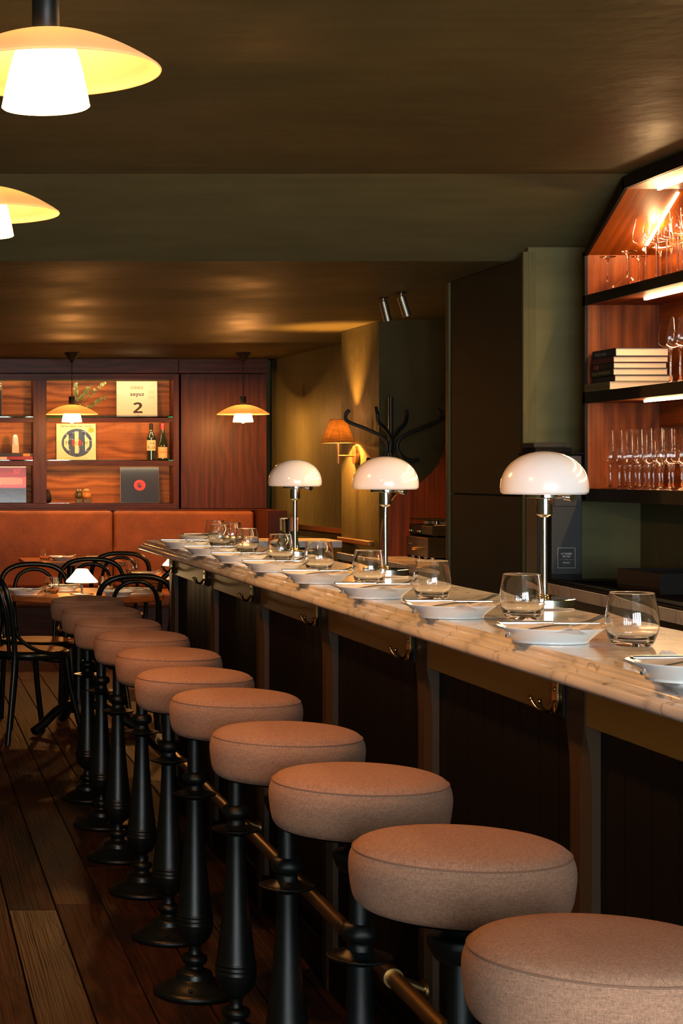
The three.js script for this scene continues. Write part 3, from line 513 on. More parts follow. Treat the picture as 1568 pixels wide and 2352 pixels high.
  const vin = canvasMat(512, 512, (c, w, h) => { c.fillStyle = '#0f0d0b'; c.fillRect(0, 0, w, h); c.strokeStyle = '#1b1815'; for (let r = 90; r < 250; r += 3) { c.beginPath(); c.arc(250, 256, r, 0, 7); c.stroke(); } c.fillStyle = '#c8362a'; c.beginPath(); c.arc(256, 262, 78, 0, 7); c.fill(); c.strokeStyle = '#2c1a12'; c.lineWidth = 5; for (let i = 0; i < 9; i++) { c.beginPath(); c.arc(238 + (i % 3) * 14, 240 + i * 5, 12 + (i * 7) % 18, i, i + 3.5); c.stroke(); } c.fillStyle = '#2c1a12'; c.fillRect(238, 262, 40, 30); }, 0.35, { clearcoat: 0.25, clearcoatRoughness: 0.15 });
  sleeve('record_sleeve', 282, 371.5, 1072.5, 1155, vin, 'black shiny record with a red label leaning on the bottom shelf', 0.08);
  const pink = canvasMat(512, 512, (c, w, h) => { c.fillStyle = '#8c2c2a'; c.fillRect(0, 0, w, h); c.fillStyle = '#c2524c'; c.fillRect(0, 150, w, 150); c.fillStyle = '#e58b72'; c.beginPath(); c.moveTo(60, 150); c.bezierCurveTo(200, 165, 320, 140, 470, 170); c.lineTo(470, 250); c.bezierCurveTo(300, 270, 160, 240, 60, 262); c.fill(); c.fillStyle = '#efb37a'; c.fillRect(80, 210, 110, 60); c.fillStyle = '#231712'; c.fillRect(0, 310, w, 202); c.fillStyle = '#7a3a20'; for (let i = 0; i < 12; i++) c.fillRect(30 + (i * 71) % 440, 330 + (i * 37) % 160, 70, 5); txt(c, 'БГ', 400, 96, '84px serif', '#e2574c'); }, 0.12, { clearcoat: 1, clearcoatRoughness: 0.08 });
  sleeve('record_sleeve', -33, 62.5, 1071.5, 1155, pink, 'glossy crimson record sleeve marked БГ on the bottom shelf', 0.05, -0.12);
  const redc = canvasMat(256, 256, (c, w, h) => { c.fillStyle = '#14100d'; c.fillRect(0, 0, w, h); c.fillStyle = '#6d604a'; c.fillRect(0, 0, w, 66); c.fillStyle = '#d5281c'; c.beginPath(); c.arc(150, 130, 82, 0, 7); c.fill(); c.fillStyle = '#e8e0cc'; c.fillRect(212, 14, 40, 6); c.fillRect(212, 30, 40, 6); });
  sleeve('record_sleeve', -85, 7, 873, 956, redc, 'dark record sleeve with a big red disc on the top shelf', 0.05);
  // shelf bottles
  function bottle(x, yB, z, h, label, group, prof, cap, lab) {
    const b = thing('wine_bottle', label, 'bottle', [x, yB, z], 0, group); const s = h;
    const burg = smooth([[0.040, 0.0], [0.0405, 0.06], [0.0405, 0.30], [0.0385, 0.42], [0.027, 0.56], [0.0165, 0.70], [0.0145, 0.80], [0.0145, 0.955], [0.0155, 0.965], [0.0155, 0.99], [0.0145, 1.0]], 44), bord = smooth([[0.0375, 0.0], [0.0378, 0.05], [0.0378, 0.56], [0.0365, 0.63], [0.024, 0.72], [0.0152, 0.78], [0.0145, 0.84], [0.0145, 0.955], [0.0158, 0.965], [0.0158, 0.99], [0.0145, 1.0]], 44);
    const pr = (prof === 'burgundy' ? burg : bord).map(([r, y]) => [r * h / 0.31, y * s]);
    mesh('glass_body', lathe([[0, 0.004], ...pr, [0, s]], 32), M.wineGlass, b);
    const r0 = pr[pr.length - 1][0]; if (cap) mesh('capsule', lathe([[r0 * 1.06, s * 0.83], [r0 * 1.10, s * 0.955], [r0 * 1.16, s * 0.97], [r0 * 1.14, s * 1.002], [0, s * 1.003]], 24), cap, b);
    if (lab) { const R = pr[8][0] + 0.0006, g = new THREE.CylinderGeometry(R, R, s * lab.h, 28, 1, true, -1.5, 3.0); g.translate(0, s * lab.y, 0); mesh('label', g, lab.mat, b); }
    return b;
  }
  const flor = canvasMat(256, 256, (c, w, h) => { c.fillStyle = '#e8d7a6'; c.fillRect(0, 0, w, h); c.font = '92px sans-serif'; c.fillStyle = '#2b2312'; c.textAlign = 'center'; c.fillText('La', 140, 100); c.fillText('FLo¢', 128, 212); });
  const indie = canvasMat(256, 256, (c, w, h) => { c.fillStyle = '#e9c187'; c.fillRect(0, 0, w, h); c.font = 'bold 46px sans-serif'; c.fillStyle = '#b8642f'; c.textAlign = 'center'; c.fillText('INDIE', 128, 136); c.fillRect(96, 56, 64, 4); });
  const capRed = std({ color: rgb(0.45, 0.02, 0.03), roughness: 0.4 });
  bottle(X(350.5) , Y(1056.1), zf - 0.09, 0.288, 'dark wine bottle with square cream label on the middle shelf', null, 'bordeaux', M.black, { h: 0.29, y: 0.40, mat: flor });
  bottle(X(376.8), Y(1056.1), zf - 0.085, 0.291, 'sloping wine bottle with red cap and orange label', null, 'burgundy', capRed, { h: 0.30, y: 0.20, mat: indie });
  // eucalyptus in a vase on the top shelf
  const pl = thing('eucalyptus_vase', 'eucalyptus sprigs in a small glass vase on the top shelf', 'plant', [X(182), Y(956.2), zf - 0.11]);
  mesh('vase', lathe([[0, 0.002], ...smooth([[0.03, 0.0], [0.042, 0.02], [0.044, 0.06], [0.03, 0.095], [0.026, 0.11]], 20), [0.024, 0.11], ...smooth([[0.028, 0.095], [0.042, 0.06], [0.040, 0.02], [0.026, 0.006]], 16), [0, 0.006]], 28), M.glass, pl);
  const stems = [[[0, 0.02, 0], [-0.01, 0.12, 0.0], [-0.018, 0.2, 0.02], [-0.02, 0.262, 0.03]], [[0, 0.02, 0], [0.03, 0.13, 0.01], [0.06, 0.19, 0.03], [0.09, 0.24, 0.04]], [[0, 0.02, 0], [0.05, 0.11, 0.0], [0.12, 0.19, 0.02], [0.19, 0.248, 0.03], [0.21, 0.262, 0.03]], [[0, 0.02, 0], [0.05, 0.07, 0.03], [0.10, 0.075, 0.05], [0.16, 0.12, 0.06], [0.215, 0.155, 0.06]], [[0, 0.03, 0], [0.01, 0.12, 0.02], [0.03, 0.16, 0.04], [0.05, 0.165, 0.06]]];
  const lg = new THREE.CircleGeometry(0.0115, 9); { const p = lg.attributes.position; for (let i = 0; i < p.count; i++) p.setZ(i, 18 * (p.getX(i) ** 2)); lg.translate(0, 0.0115, 0); lg.computeVertexNormals(); }
  for (const st of stems) {
    mesh('stem', tube(st, 0.0014, 24, 5), M.stem, pl);
    const c = new THREE.CatmullRomCurve3(st.map((p) => new THREE.Vector3(...p)));
    for (let i = 0; i < 8; i++) for (const s of [-1, 1]) { const q = c.getPoint(0.40 + 0.6 * i / 7.2 > 1 ? 1 : 0.40 + 0.6 * i / 7.2), m = mesh('leaf', lg, rnd() < 0.5 ? M.leaf : M.leafB, pl); m.position.copy(q); m.rotation.set(rr(-0.7, 0.5), rr(-0.8, 0.8), s * rr(0.5, 1.4)); const k = rr(0.75, 1.25) * (i > 6 ? 0.7 : 1); m.scale.set(k, k, k); }
  }
  // little owls on cubes, dark bird, white shell-shaped ornament, books
  const owl = (x, mat, label) => {
    const o = thing('owl_figurine', label, 'figurine', [X(x), Y(1155.3), zf - 0.07]);
    mesh('cube_base', box(0.048, 0.032, 0.04, 0, 0.016, 0, 0.002), std({ color: rgb(0.12, 0.11, 0.08), roughness: 0.6 }), o);
    mesh('body', lathe([[0, 0.032], ...smooth([[0.012, 0.032], [0.024, 0.044], [0.027, 0.058], [0.024, 0.072], [0.022, 0.082], [0.026, 0.092], [0.024, 0.104], [0.012, 0.112], [0.0, 0.113]], 24)], 24), mat, o);
    for (const s of [-1, 1]) { const e = new THREE.SphereGeometry(0.0085, 12, 8); e.translate(s * 0.0105, 0.098, 0.019); const m = mesh('eye', e, M.cream, o); const p = new THREE.SphereGeometry(0.004, 8, 6); p.translate(s * 0.0105, 0.098, 0.0265); mesh('pupil', p, M.black, m); const w = new THREE.SphereGeometry(0.018, 12, 8); w.scale(0.45, 1.2, 0.8); w.translate(s * 0.026, 0.062, 0.004); mesh('wing', w, mat, o); }
    const bk = new THREE.ConeGeometry(0.004, 0.009, 6); bk.rotateX(2.4); bk.translate(0, 0.091, 0.027); mesh('beak', bk, M.brassDull, o); return o;
  };
  owl(183, std({ color: rgb(0.09, 0.075, 0.03), roughness: 0.4 }), 'small dark green owl figurine on a cube');
  owl(200.5, std({ color: rgb(0.62, 0.24, 0.05), roughness: 0.4 }), 'small orange owl figurine on a cube');
  const bird = thing('bird_figurine', 'dark bird figurine at the shelf post', 'figurine', [X(111), Y(1155.3), zf - 0.06], 0.4);
  mesh('body', lathe([[0, 0], ...smooth([[0.022, 0.0], [0.03, 0.03], [0.024, 0.07], [0.012, 0.098], [0.0, 0.108]], 20)], 20), M.black, bird); { const t = new THREE.ConeGeometry(0.012, 0.05, 10); t.rotateZ(-2.2); t.translate(0.022, 0.03, 0); mesh('tail', t, M.black, bird); const b = new THREE.ConeGeometry(0.005, 0.02, 8); b.rotateZ(1.6); b.translate(-0.016, 0.09, 0); mesh('beak', b, M.brassDull, bird); }
  const shB = thing('book_stack_book', 'dark blue book with an orange tag lying on the red book', 'book', [X(30), Y(1048.6), zf - 0.08]);
  mesh('cover', box(0.31, 0.026, 0.20, 0, 0.013, 0, 0.002), std({ color: rgb(0.012, 0.012, 0.02), roughness: 0.5 }), shB); mesh('tag', box(0.055, 0.022, 0.002, 0.105, 0.013, 0.1005), std({ color: rgb(0.7, 0.30, 0.06), roughness: 0.6 }), shB);
  const shR = thing('book_stack_book', 'red book lying under the dark blue book', 'book', [X(27), Y(1056.1), zf - 0.08]);
  mesh('cover', box(0.33, 0.0265, 0.21, 0, 0.01325, 0, 0.002), std({ color: rgb(0.28, 0.015, 0.03), roughness: 0.5 }), shR); mesh('pages', box(0.12, 0.02, 0.002, -0.1, 0.013, 0.1055), M.paper, shR);
  const orn = thing('white_ornament', 'white rounded ornament on a block atop the books', 'ornament', [X(36.5), Y(1040.4) + 0.0015, zf - 0.07]);
  mesh('block', box(0.054, 0.066, 0.05, 0, 0.033, 0, 0.002), M.cream, orn); mesh('figure', lathe([...smooth([[0.025, 0.066], [0.0245, 0.09], [0.0215, 0.118], [0.019, 0.13], [0.010, 0.144], [0, 0.146]], 18)], 24), M.napkin, orn);

  // wine bottles standing in the well behind the bar
  const capW = std({ color: rgb(0.62, 0.58, 0.5), roughness: 0.5 }), capG = std({ color: rgb(0.28, 0.20, 0.06), roughness: 0.35, metalness: 0.5 }), capC = std({ color: rgb(0.50, 0.24, 0.16), roughness: 0.35, metalness: 0.5 });
  for (const [x, y, Z, p, c, lb] of [[651, 1190, 7.72, 'bordeaux', capW, 'wine bottle with a white capsule behind the bar'], [655.5, 1193, 7.86 - 0.30, 'bordeaux', capG, 'wine bottle with a dull gold capsule behind the bar'], [664, 1192, 7.42, 'bordeaux', M.black, 'wine bottle with a black capsule behind the bar'], [675, 1188, 7.2, 'burgundy', capC, 'wine bottle with a copper capsule behind the bar']]) {
    const q = at(x, y, Z); bottle(Math.max(q.x, 1.46), 0.8855, -Z, Math.max(0.29, q.y - 0.8855), lb, null, p, c, null);
  }
}

// ------------------------------------------------------------------ back bar shelf unit on the right wall
{
  const XF = 2.784, XK = 3.082, ZE = 7.6, Z0 = 3.6, U = thing('back_bar_shelves', 'walnut back bar shelf unit with black edges and light strips', 'shelf unit');
  const s1b = H + 0.681, s1t = H + 0.721, s2b = H + 0.283, s2t = H + 0.3277, bt = H - 0.062, bb = H - 0.112, eTop = H + 0.907, cTop = H + 1.140, ZC = 7.19;
  const w = (n, x0, x1, y0, y1, Za, Zb, ax, mat = M.walnutRed) => mesh(n, uvs(span(x0, x1, y0, y1, -Za, -Zb), ax, rr(0, 3), rr(0, 3)), mat, U);
  w('end_panel', XF + 0.004, XK, bt, H + 0.8855, ZE, ZE + 0.02, 'y');
  w('back_panel', XK, XK + 0.014, bb, cTop, Z0, ZE + 0.02, 'z');
  for (const [a, b] of [[s1b, s1t], [s2b, s2t]]) w('shelf_board', XF + 0.006, XK, a + 0.002, b, Z0, ZE, 'z');
  w('bottom_board', XF + 0.006, XK, bb + 0.002, bt, Z0, ZE, 'z'); w('top_board', XF + 0.006, XK, cTop - 0.048, cTop - 0.03, Z0, ZC, 'z');
  // sloped end board, facing the camera
  const slope = [[-ZE, H + 0.8855], [-ZC, cTop - 0.048], [-ZC, cTop - 0.030], [-ZE - 0.02, H + 0.8855 + 0.012]];
  const sg = new THREE.ExtrudeGeometry(new THREE.Shape(V2(slope)), { depth: XK - XF - 0.006, bevelEnabled: false }); sg.rotateY(-Math.PI / 2); sg.translate(XK, 0, 0); mesh('sloped_board', uvs(sg, 'y', 0.4, 0.7), M.walnutRed, U);
  // black front frame
  for (const [a, b] of [[s1b, s1t], [s2b, s2t], [bb, bt]]) w('front_edge', XF - 0.006, XF + 0.006, a, b, Z0, ZE + 0.022, 'z', M.ebony);
  w('front_edge', XF - 0.006, XF + 0.006, cTop - 0.047, cTop, Z0, ZC + 0.01, 'z', M.ebony); w('front_edge', XF - 0.006, XF + 0.006, bb, eTop - 0.01, ZE - 0.004, ZE + 0.024, 'y', M.ebony);
  const fs = [[-ZE - 0.024, eTop - 0.018], [-ZC - 0.01, cTop], [-ZC + 0.012, cTop - 0.047], [-ZE + 0.004, H + 0.8855 - 0.004]];
  const fg = new THREE.ExtrudeGeometry(new THREE.Shape(V2(fs)), { depth: 0.012, bevelEnabled: false }); fg.rotateY(-Math.PI / 2); fg.translate(XF + 0.006, 0, 0); mesh('front_edge', fg, M.ebony, U);
  w('side_cover', XF - 0.004, XK, bb, eTop - 0.03, ZE + 0.02, ZE + 0.024, 'y', M.ebony);
  w('under_cover', XF - 0.004, XK, bb - 0.001, bb + 0.002, Z0, ZE, 'z', M.ebony);
  // light strips
  const LX = 2.905, strip = (l, tilt) => { l.rotation.set(-Math.PI / 2, 0, 0); l.rotateOnWorldAxis(new THREE.Vector3(0, 0, 1), -tilt); };   // turned out towards the bar
  for (const [yb, k, n] of [[s1b, 1, 'mid'], [s2b, 0.8, 'low']]) {
    mesh('light_strip', span(LX - 0.005, LX + 0.005, yb - 0.006, yb + 0.002, -Z0 - 0.1, -7.30), M.glowLED, U);
    strip(rectLight('strip_light', col(LEDC), 200 * k, 0.014, 3.58, [LX, yb - 0.009, -5.5], [LX, 0, -5.5]), 0.62);
  }
  mesh('light_strip', span(LX - 0.005, LX + 0.005, cTop - 0.056, cTop - 0.046, -Z0 - 0.1, -ZC + 0.02), M.glowLED, U);
  strip(rectLight('strip_light', col(LEDC), 220, 0.014, 3.4, [LX, cTop - 0.059, -5.4], [LX, 0, -5.4]), 0.62);
  const sa = [2.995, cTop - 0.060, -ZC - 0.02], sb = [2.995, H + 0.90, -ZE + 0.06]; mesh('light_strip', rod(sa, sb, 0.006, 0.006, 8), M.glowLED, U);
  pointLight('strip_light_end', col(LEDC), 0.3, [2.995, H + 0.96, -7.40], 1);
  // glasses
  const stemOf = (yb, foot = 0.034) => lathe([[0, 0], [foot, 0.0], [foot + 0.0005, 0.0012], [foot - 0.004, 0.003], [0.012, 0.006], [0.0052, 0.014], [0.0038, 0.03], [0.0036, yb - 0.034], [0.0045, yb - 0.022], [0.0085, yb - 0.009], [0.0085, yb - 0.004], [0, yb - 0.003]], 28);
  const bowlOf = (h, rb, yb, rim) => lathe(smooth([[0.006, yb - 0.0045], [rb * 0.55, yb + 0.001], [rb * 0.92, yb + 0.012], [rb, yb + 0.026], [rb * 0.97, yb + 0.05], [(rb + rim) / 2, (yb + h) / 2 + 0.02], [rim, h]], 36), 36);
  const kinds = { short: [stemOf(0.098), bowlOf(0.2326, 0.039, 0.098, 0.0265)], tall: [stemOf(0.158), bowlOf(0.258, 0.048, 0.158, 0.036)], mid: [stemOf(0.135), bowlOf(0.243, 0.044, 0.135, 0.031)] };
  const coupe = [stemOf(0.104, 0.032), lathe(smooth([[0.006, 0.0995], [0.018, 0.105], [0.034, 0.118], [0.043, 0.132], [0.0455, 0.145]], 20), 36)];
  const put = ([st, bo], x, y, z, label, group, flip) => { const g = thing('wine_glass', label, 'wine glass', [x, y, z], 0, group); mesh('stem', st, M.glass, g); mesh('bowl', bo, M.pane, g); if (flip) g.rotation.x = Math.PI; };
  for (const x of [1401.8, 1422.6, 1446, 1468.7, 1490.5, 1514.5, 1537, 1566, 1590]) put(kinds.short, 2.83, bt, -2.83 * F / (x - CX), 'small stemmed wine glass standing on the lowest back bar shelf', 'wine glasses on the lowest shelf');
  for (const x of [1436, 1460, 1481, 1500.7, 1521, 1545]) put(kinds.short, 2.925, bt, -2.925 * F / (x - CX), 'small stemmed wine glass standing on the lowest back bar shelf', 'wine glasses on the lowest shelf');
  for (const [x, gx] of [[1395, 2.832], [1441.5, 2.842], [1468, 2.955]]) put(coupe, gx, s1t + 0.146, -gx * F / (x - CX), 'upturned coupe glass on the top back bar shelf', 'upturned coupes on the top shelf', true);
  for (const [x, gx] of [[1483, 2.872], [1507, 2.872], [1531, 2.872], [1556, 2.872], [1582, 2.872], [1516, 2.98], [1541, 2.98], [1568, 2.98]]) put(kinds.tall, gx, s1t + 0.0005, -gx * F / (x - CX), 'tall wine glass with a square bowl on the top shelf', 'tall wine glasses on the top shelf');
  for (const x of [1540, 1562, 1586]) put(kinds.mid, 2.835 , s2t + 0.0005, -2.835 * F / (x - CX), 'stemmed wine glass beside the stacked books', 'wine glasses beside the books');
  // books, bottom to top
  const spineTex = (bg, fg, s, font) => canvasMat(512, 64, (c, W, Hh) => { c.fillStyle = bg; c.fillRect(0, 0, W, Hh); c.fillStyle = fg; c.font = font; c.textAlign = 'left'; c.fillText(s, 26, 45); }, 0.6);
  let y = s2t + 0.0006;
  const bk = [[0.031, 0.30, 0.26, 'cream hardback book at the bottom of the stack', [0.30, 0.26, 0.17], spineTex('#5a5238', '#2e2a1c', 'THE COOKERY OF EUROPE', '34px serif'), 0.012, 2.775], [0.0245, 0.232, 0.24, 'black paperback above the cream hardback', [0.012, 0.012, 0.016], null, 0, 2.80], [0.0259, 0.215, 0.24, 'olive paperback with pale spine lettering', [0.05, 0.045, 0.025], spineTex('#2a2718', '#8d8664', 'RUSSIA   THE MAKER’S RIDE', 'bold 32px sans-serif'), -0.006, 2.795], [0.0233, 0.212, 0.235, 'black paperback with a small red spine block', [0.016, 0.014, 0.014], canvasMat(512, 64, (c, W, Hh) => { c.fillStyle = '#1b1714'; c.fillRect(0, 0, W, Hh); c.fillStyle = '#7d1f16'; c.fillRect(70, 6, 80, 52); c.fillStyle = '#9c8a66'; c.fillRect(156, 6, 12, 52); }), 0.008, 2.795], [0.0233, 0.216, 0.235, 'dark red paperback under the blue hardback', [0.07, 0.012, 0.010], null, -0.01, 2.797], [0.032, 0.21, 0.245, 'dark blue hardback songbook on top of the stack', [0.012, 0.018, 0.035], spineTex('#101623', '#7f8796', '✈ Beatles songs', 'bold 38px serif'), 0.004, 2.802]];
  for (const [h, wx, dz, label, c, sp, turn, x0] of bk) {
    const g = thing('book', label, 'book', [x0, y, -7.335 - 0.12], turn), cm = std({ color: rgb(...c), roughness: 0.55 }), t = 0.0022;
    mesh('cover', merge([span(0, wx, 0, t, -dz / 2, dz / 2), span(0, wx, h - t, h, -dz / 2, dz / 2), span(0, t, 0, h, -dz / 2, dz / 2)]), cm, g);
    mesh('pages', span(t, wx - 0.004, t + 0.0002, h - t - 0.0002, -dz / 2 + 0.003, dz / 2 - 0.003), M.pageEdge, g);
    if (sp) { const p = new THREE.PlaneGeometry(dz - 0.006, h - 0.003); p.rotateY(-Math.PI / 2); p.translate(-0.0006, h / 2, 0); mesh('spine_print', p, sp, g); }
    y += h + 0.0006;
  }
}
// back counter below it
{
  const ct = H - 0.44, C = thing('back_counter', 'low dark back counter with a pale stone edge below the shelves', 'counter');
  const fx = (Z) => 2.62 - (7.82 - Z) * 0.066;
  mesh('worktop', prismY([[fx(7.82) + 0.03, 7.82], [fx(3.6) + 0.03, 3.6], [3.09, 3.6], [3.09, 7.82]], ct - 0.045, ct), M.black, C);
  mesh('stone_edge', uvs(prismY([[fx(7.82), 7.82], [fx(3.6), 3.6], [fx(3.6) + 0.03, 3.6], [fx(7.82) + 0.03, 7.82]], ct - 0.045, ct - 0.002), 'z'), M.marble, C);
  mesh('carcass', prismY([[fx(7.82) + 0.05, 7.82], [fx(3.6) + 0.05, 3.6], [3.09, 3.6], [3.09, 7.82]], 0, ct - 0.046), M.black, C);
  const mat = thing('bar_mat', 'black ribbed rubber mat along the back counter edge', 'mat');
  const ribs = []; for (let Z = 3.7; Z < 7.58; Z += 0.018) ribs.push(box(0.05, 0.007, 0.010, fx(Z) + 0.045, ct + 0.0085, -Z)); mesh('base_sheet', prismY([[fx(7.60) + 0.012, 7.60], [fx(3.66) + 0.012, 3.66], [fx(3.66) + 0.30, 3.66], [fx(7.60) + 0.30, 7.60]], ct + 0.0005, ct + 0.005), M.blackMatt, mat); const rb = mesh('ribs', merge(ribs), M.blackMatt, mat); rb.userData.kind = 'stuff';
  // wine dispensing tower
  const T = thing('wine_tower', 'slim black wine preserving tower with a printed front badge', 'wine tower', [0, ct + 0.0008, 0]), k = 7.62 / F, X = (x) => (x - CX) * k, Y = (y2) => H - (y2 - CY) * k - ct - 0.0008;
  mesh('cabinet', span(X(1266), X(1336), 0.0, Y(1046), -7.62, -7.80, 0.003), std({ color: rgb(0.010, 0.012, 0.014), roughness: 0.5 }), T);
  mesh('side_module', span(X(1242), X(1265), 0.0, Y(1060), -7.66, -7.80, 0.003), M.black, T);
  const fp = (x0, x1, y0, y1, m, n, dz = 0.0012) => mesh(n, span(X(x0), X(x1), Y(y1), Y(y0), -7.62, -7.62 + dz), m, T);
  fp(1271, 1326, 1061, 1164, M.black, 'door_frame'); fp(1273, 1324, 1063, 1162, std({ color: rgb(0.014, 0.015, 0.015), roughness: 0.5 }), 'door_panel', 0.002);
  const badge = canvasMat(512, 590, (c, W, Hh) => { c.fillStyle = '#0c1413'; c.fillRect(0, 0, W, Hh); c.strokeStyle = '#b9bfbd'; c.lineWidth = 9; c.strokeRect(6, 6, W - 12, Hh - 12); c.fillStyle = '#cfd4d2'; c.textAlign = 'center'; c.font = 'bold 64px serif'; c.fillText('LE VERRE', W / 2, 196); c.fillText('DE VIN', W / 2, 276); c.fillRect(60, 340, W - 120, 3); c.font = 'bold 52px serif'; c.fillText('Bermar', W / 2, 448); c.fillRect(W / 2 - 3, 318, 6, 44); }, 0.5);
  { const bx = X(1280), b2 = X(1320.5), g = new THREE.PlaneGeometry(b2 - bx, Y(1258) - Y(1305)); g.translate((bx + b2) / 2, (Y(1258) + Y(1305)) / 2, -7.6187); mesh('badge', g, badge, T); }
  mesh('foot_strip', span(X(1266), X(1336), 0.0, Y(1318), -7.62, -7.617), M.black, T);
  const cloth = thing('black_cloth', 'folded black cloths on top of the wine tower', 'cloth', [0, ct + 0.0008, 0]);
  { const lay = (x0, x1, y0, y1, z0, z1, m) => mesh('fold', span(X(x0), X(x1), Y(y1), Y(y0), z0, z1, 0.006), m, cloth); lay(1222, 1337, 1040, 1044.5, -7.60, -7.80, M.blackMatt); lay(1230, 1316, 1028, 1040, -7.63, -7.79, M.blackMatt); lay(1229, 1305, 1016.5, 1028, -7.64, -7.79, std({ color: rgb(0.02, 0.02, 0.018), roughness: 0.9 })); }
  const cr = thing('bottle_crate', 'dark wooden tray standing on the back counter', 'tray', [2.86, ct + 0.0056, -6.9]);
  mesh('tray_base', span(-0.14, 0.2, 0, 0.01, -0.2, 0.2), M.ebony, cr); for (const [a, b, c2, d] of [[-0.14, -0.13, -0.2, 0.2], [0.19, 0.2, -0.2, 0.2], [-0.13, 0.19, -0.2, -0.19], [-0.13, 0.19, 0.19, 0.2]]) mesh('tray_side', span(a, b, 0.01, 0.075, c2, d), M.ebony, cr);
  tag(mesh('green_bowl', lathe([[0, 0.0], [0.03, 0.0], ...smooth([[0.03, 0.002], [0.05, 0.02], [0.058, 0.05]], 10), [0.056, 0.05], [0.046, 0.02], [0, 0.006]], 28), std({ color: rgb(0.10, 0.13, 0.03), roughness: 0.25 })), 'shallow green bowl in the dark tray', 'bowl').position.set(2.86, ct + 0.0162 + 0.0006, -6.82);
}

// ------------------------------------------------------------------ far right: wall lamp, coat stand, partition, music counter, spotlights
{
  const Z = 11.6, p = at(822, 1045, Z), S = thing('wall_lamp', 'brass wall lamp with a tapered linen shade beside the alcove', 'wall lamp', [2.835, p.y, -Z]);
  const disc = new THREE.CylinderGeometry(0.058, 0.058, 0.024, 40); disc.rotateZ(Math.PI / 2); disc.translate(-0.012, 0, 0); mesh('wall_plate', disc, M.brassDull, S);
  const sx = at(776, 990, Z).x - 2.835; mesh('arm', rod([-0.02, -0.006, 0], [sx, -0.006, 0], 0.006, 0.006, 12), M.brassDull, S); mesh('post', rod([sx, -0.055, 0], [sx, 0.10, 0], 0.0065, 0.0065, 12), M.brassDull, S);
  const y0 = at(0, 1017, Z).y - p.y, y1 = at(0, 964, Z).y - p.y; const sh = lathe([[0.104, y0], [0.0485, y1]], 48); { const u = sh.attributes.uv; for (let i = 0; i < u.count; i++) u.setXY(i, u.getX(i) * 0.5, u.getY(i) * 0.15); } const m = mesh('lamp_shade', sh, M.linen, S); m.position.x = sx;
  for (const [r, y] of [[0.104, y0], [0.0485, y1]]) { const t = new THREE.TorusGeometry(r, 0.0018, 6, 48); t.rotateX(Math.PI / 2); t.translate(sx, y, 0); mesh('shade_rim', t, M.brassDull, S); }
  const b = new THREE.SphereGeometry(0.02, 16, 12); b.translate(sx, (y0 + y1) / 2 - 0.01, 0); mesh('bulb', b, M.glowBulb, S);
  pointLight('wall_lamp_bulb', col([1, 0.36, 0.07]), 6.5, [2.835 + sx, p.y + (y0 + y1) / 2 - 0.01, -Z], 1);
}
{
  const c = thing('coat_stand', 'dark bentwood coat stand with curved hooks before the black alcove', 'coat stand', [2.857, 0, -10.9]), q = (x, y) => at(x, y, 10.9), L = (x, y, z = 0) => [q(x, y).x - 2.857, q(x, y).y, z];
  mesh('pole', rod([0, 0.02, 0], [0, q(0, 912).y, 0], 0.018, 0.014, 16), M.coat, c);
  mesh('base_ring', (() => { const t = new THREE.TorusGeometry(0.12, 0.012, 8, 40); t.rotateX(Math.PI / 2); t.translate(0, 0.13, 0); return t; })(), M.coat, c);
  for (let k = 0; k < 4; k++) { const a = k * Math.PI / 2 + 0.785; mesh('foot', tube([[0, 0.35, 0], [0.06 * Math.cos(a), 0.3, 0.06 * Math.sin(a)], [0.12 * Math.cos(a), 0.14, 0.12 * Math.sin(a)], [0.16 * Math.cos(a), 0.012, 0.16 * Math.sin(a)]], 0.012, 24, 8), M.coat, c); }
  const arm = (pts) => mesh('hook_arm', tube(pts, 0.0115, 60, 8), M.coat, c);
  arm([L(1001, 939, 0.02), L(1009, 950, 0.02), L(1004, 967), L(960, 986), L(921, 1006), L(912, 1028), L(924, 1050), L(945, 1058), L(962, 1055)]);
  arm([L(800, 942, 0.02), L(792, 953, 0.02), L(798, 968), L(842, 986), L(880, 1006), L(889, 1028), L(879, 1050), L(860, 1058), L(842, 1055)]);
  arm([L(848, 939, 0.15), L(846, 955, 0.2), L(852, 972, 0.17), L(872, 984, 0.10), L(893, 1006, 0.03), L(893, 1040, 0.02)]);
  arm([L(948, 939, -0.16), L(951, 953, -0.16), L(943, 972, -0.13), L(922, 990, -0.08), L(904, 1010, -0.025), L(902, 1042, -0.02)]);
}
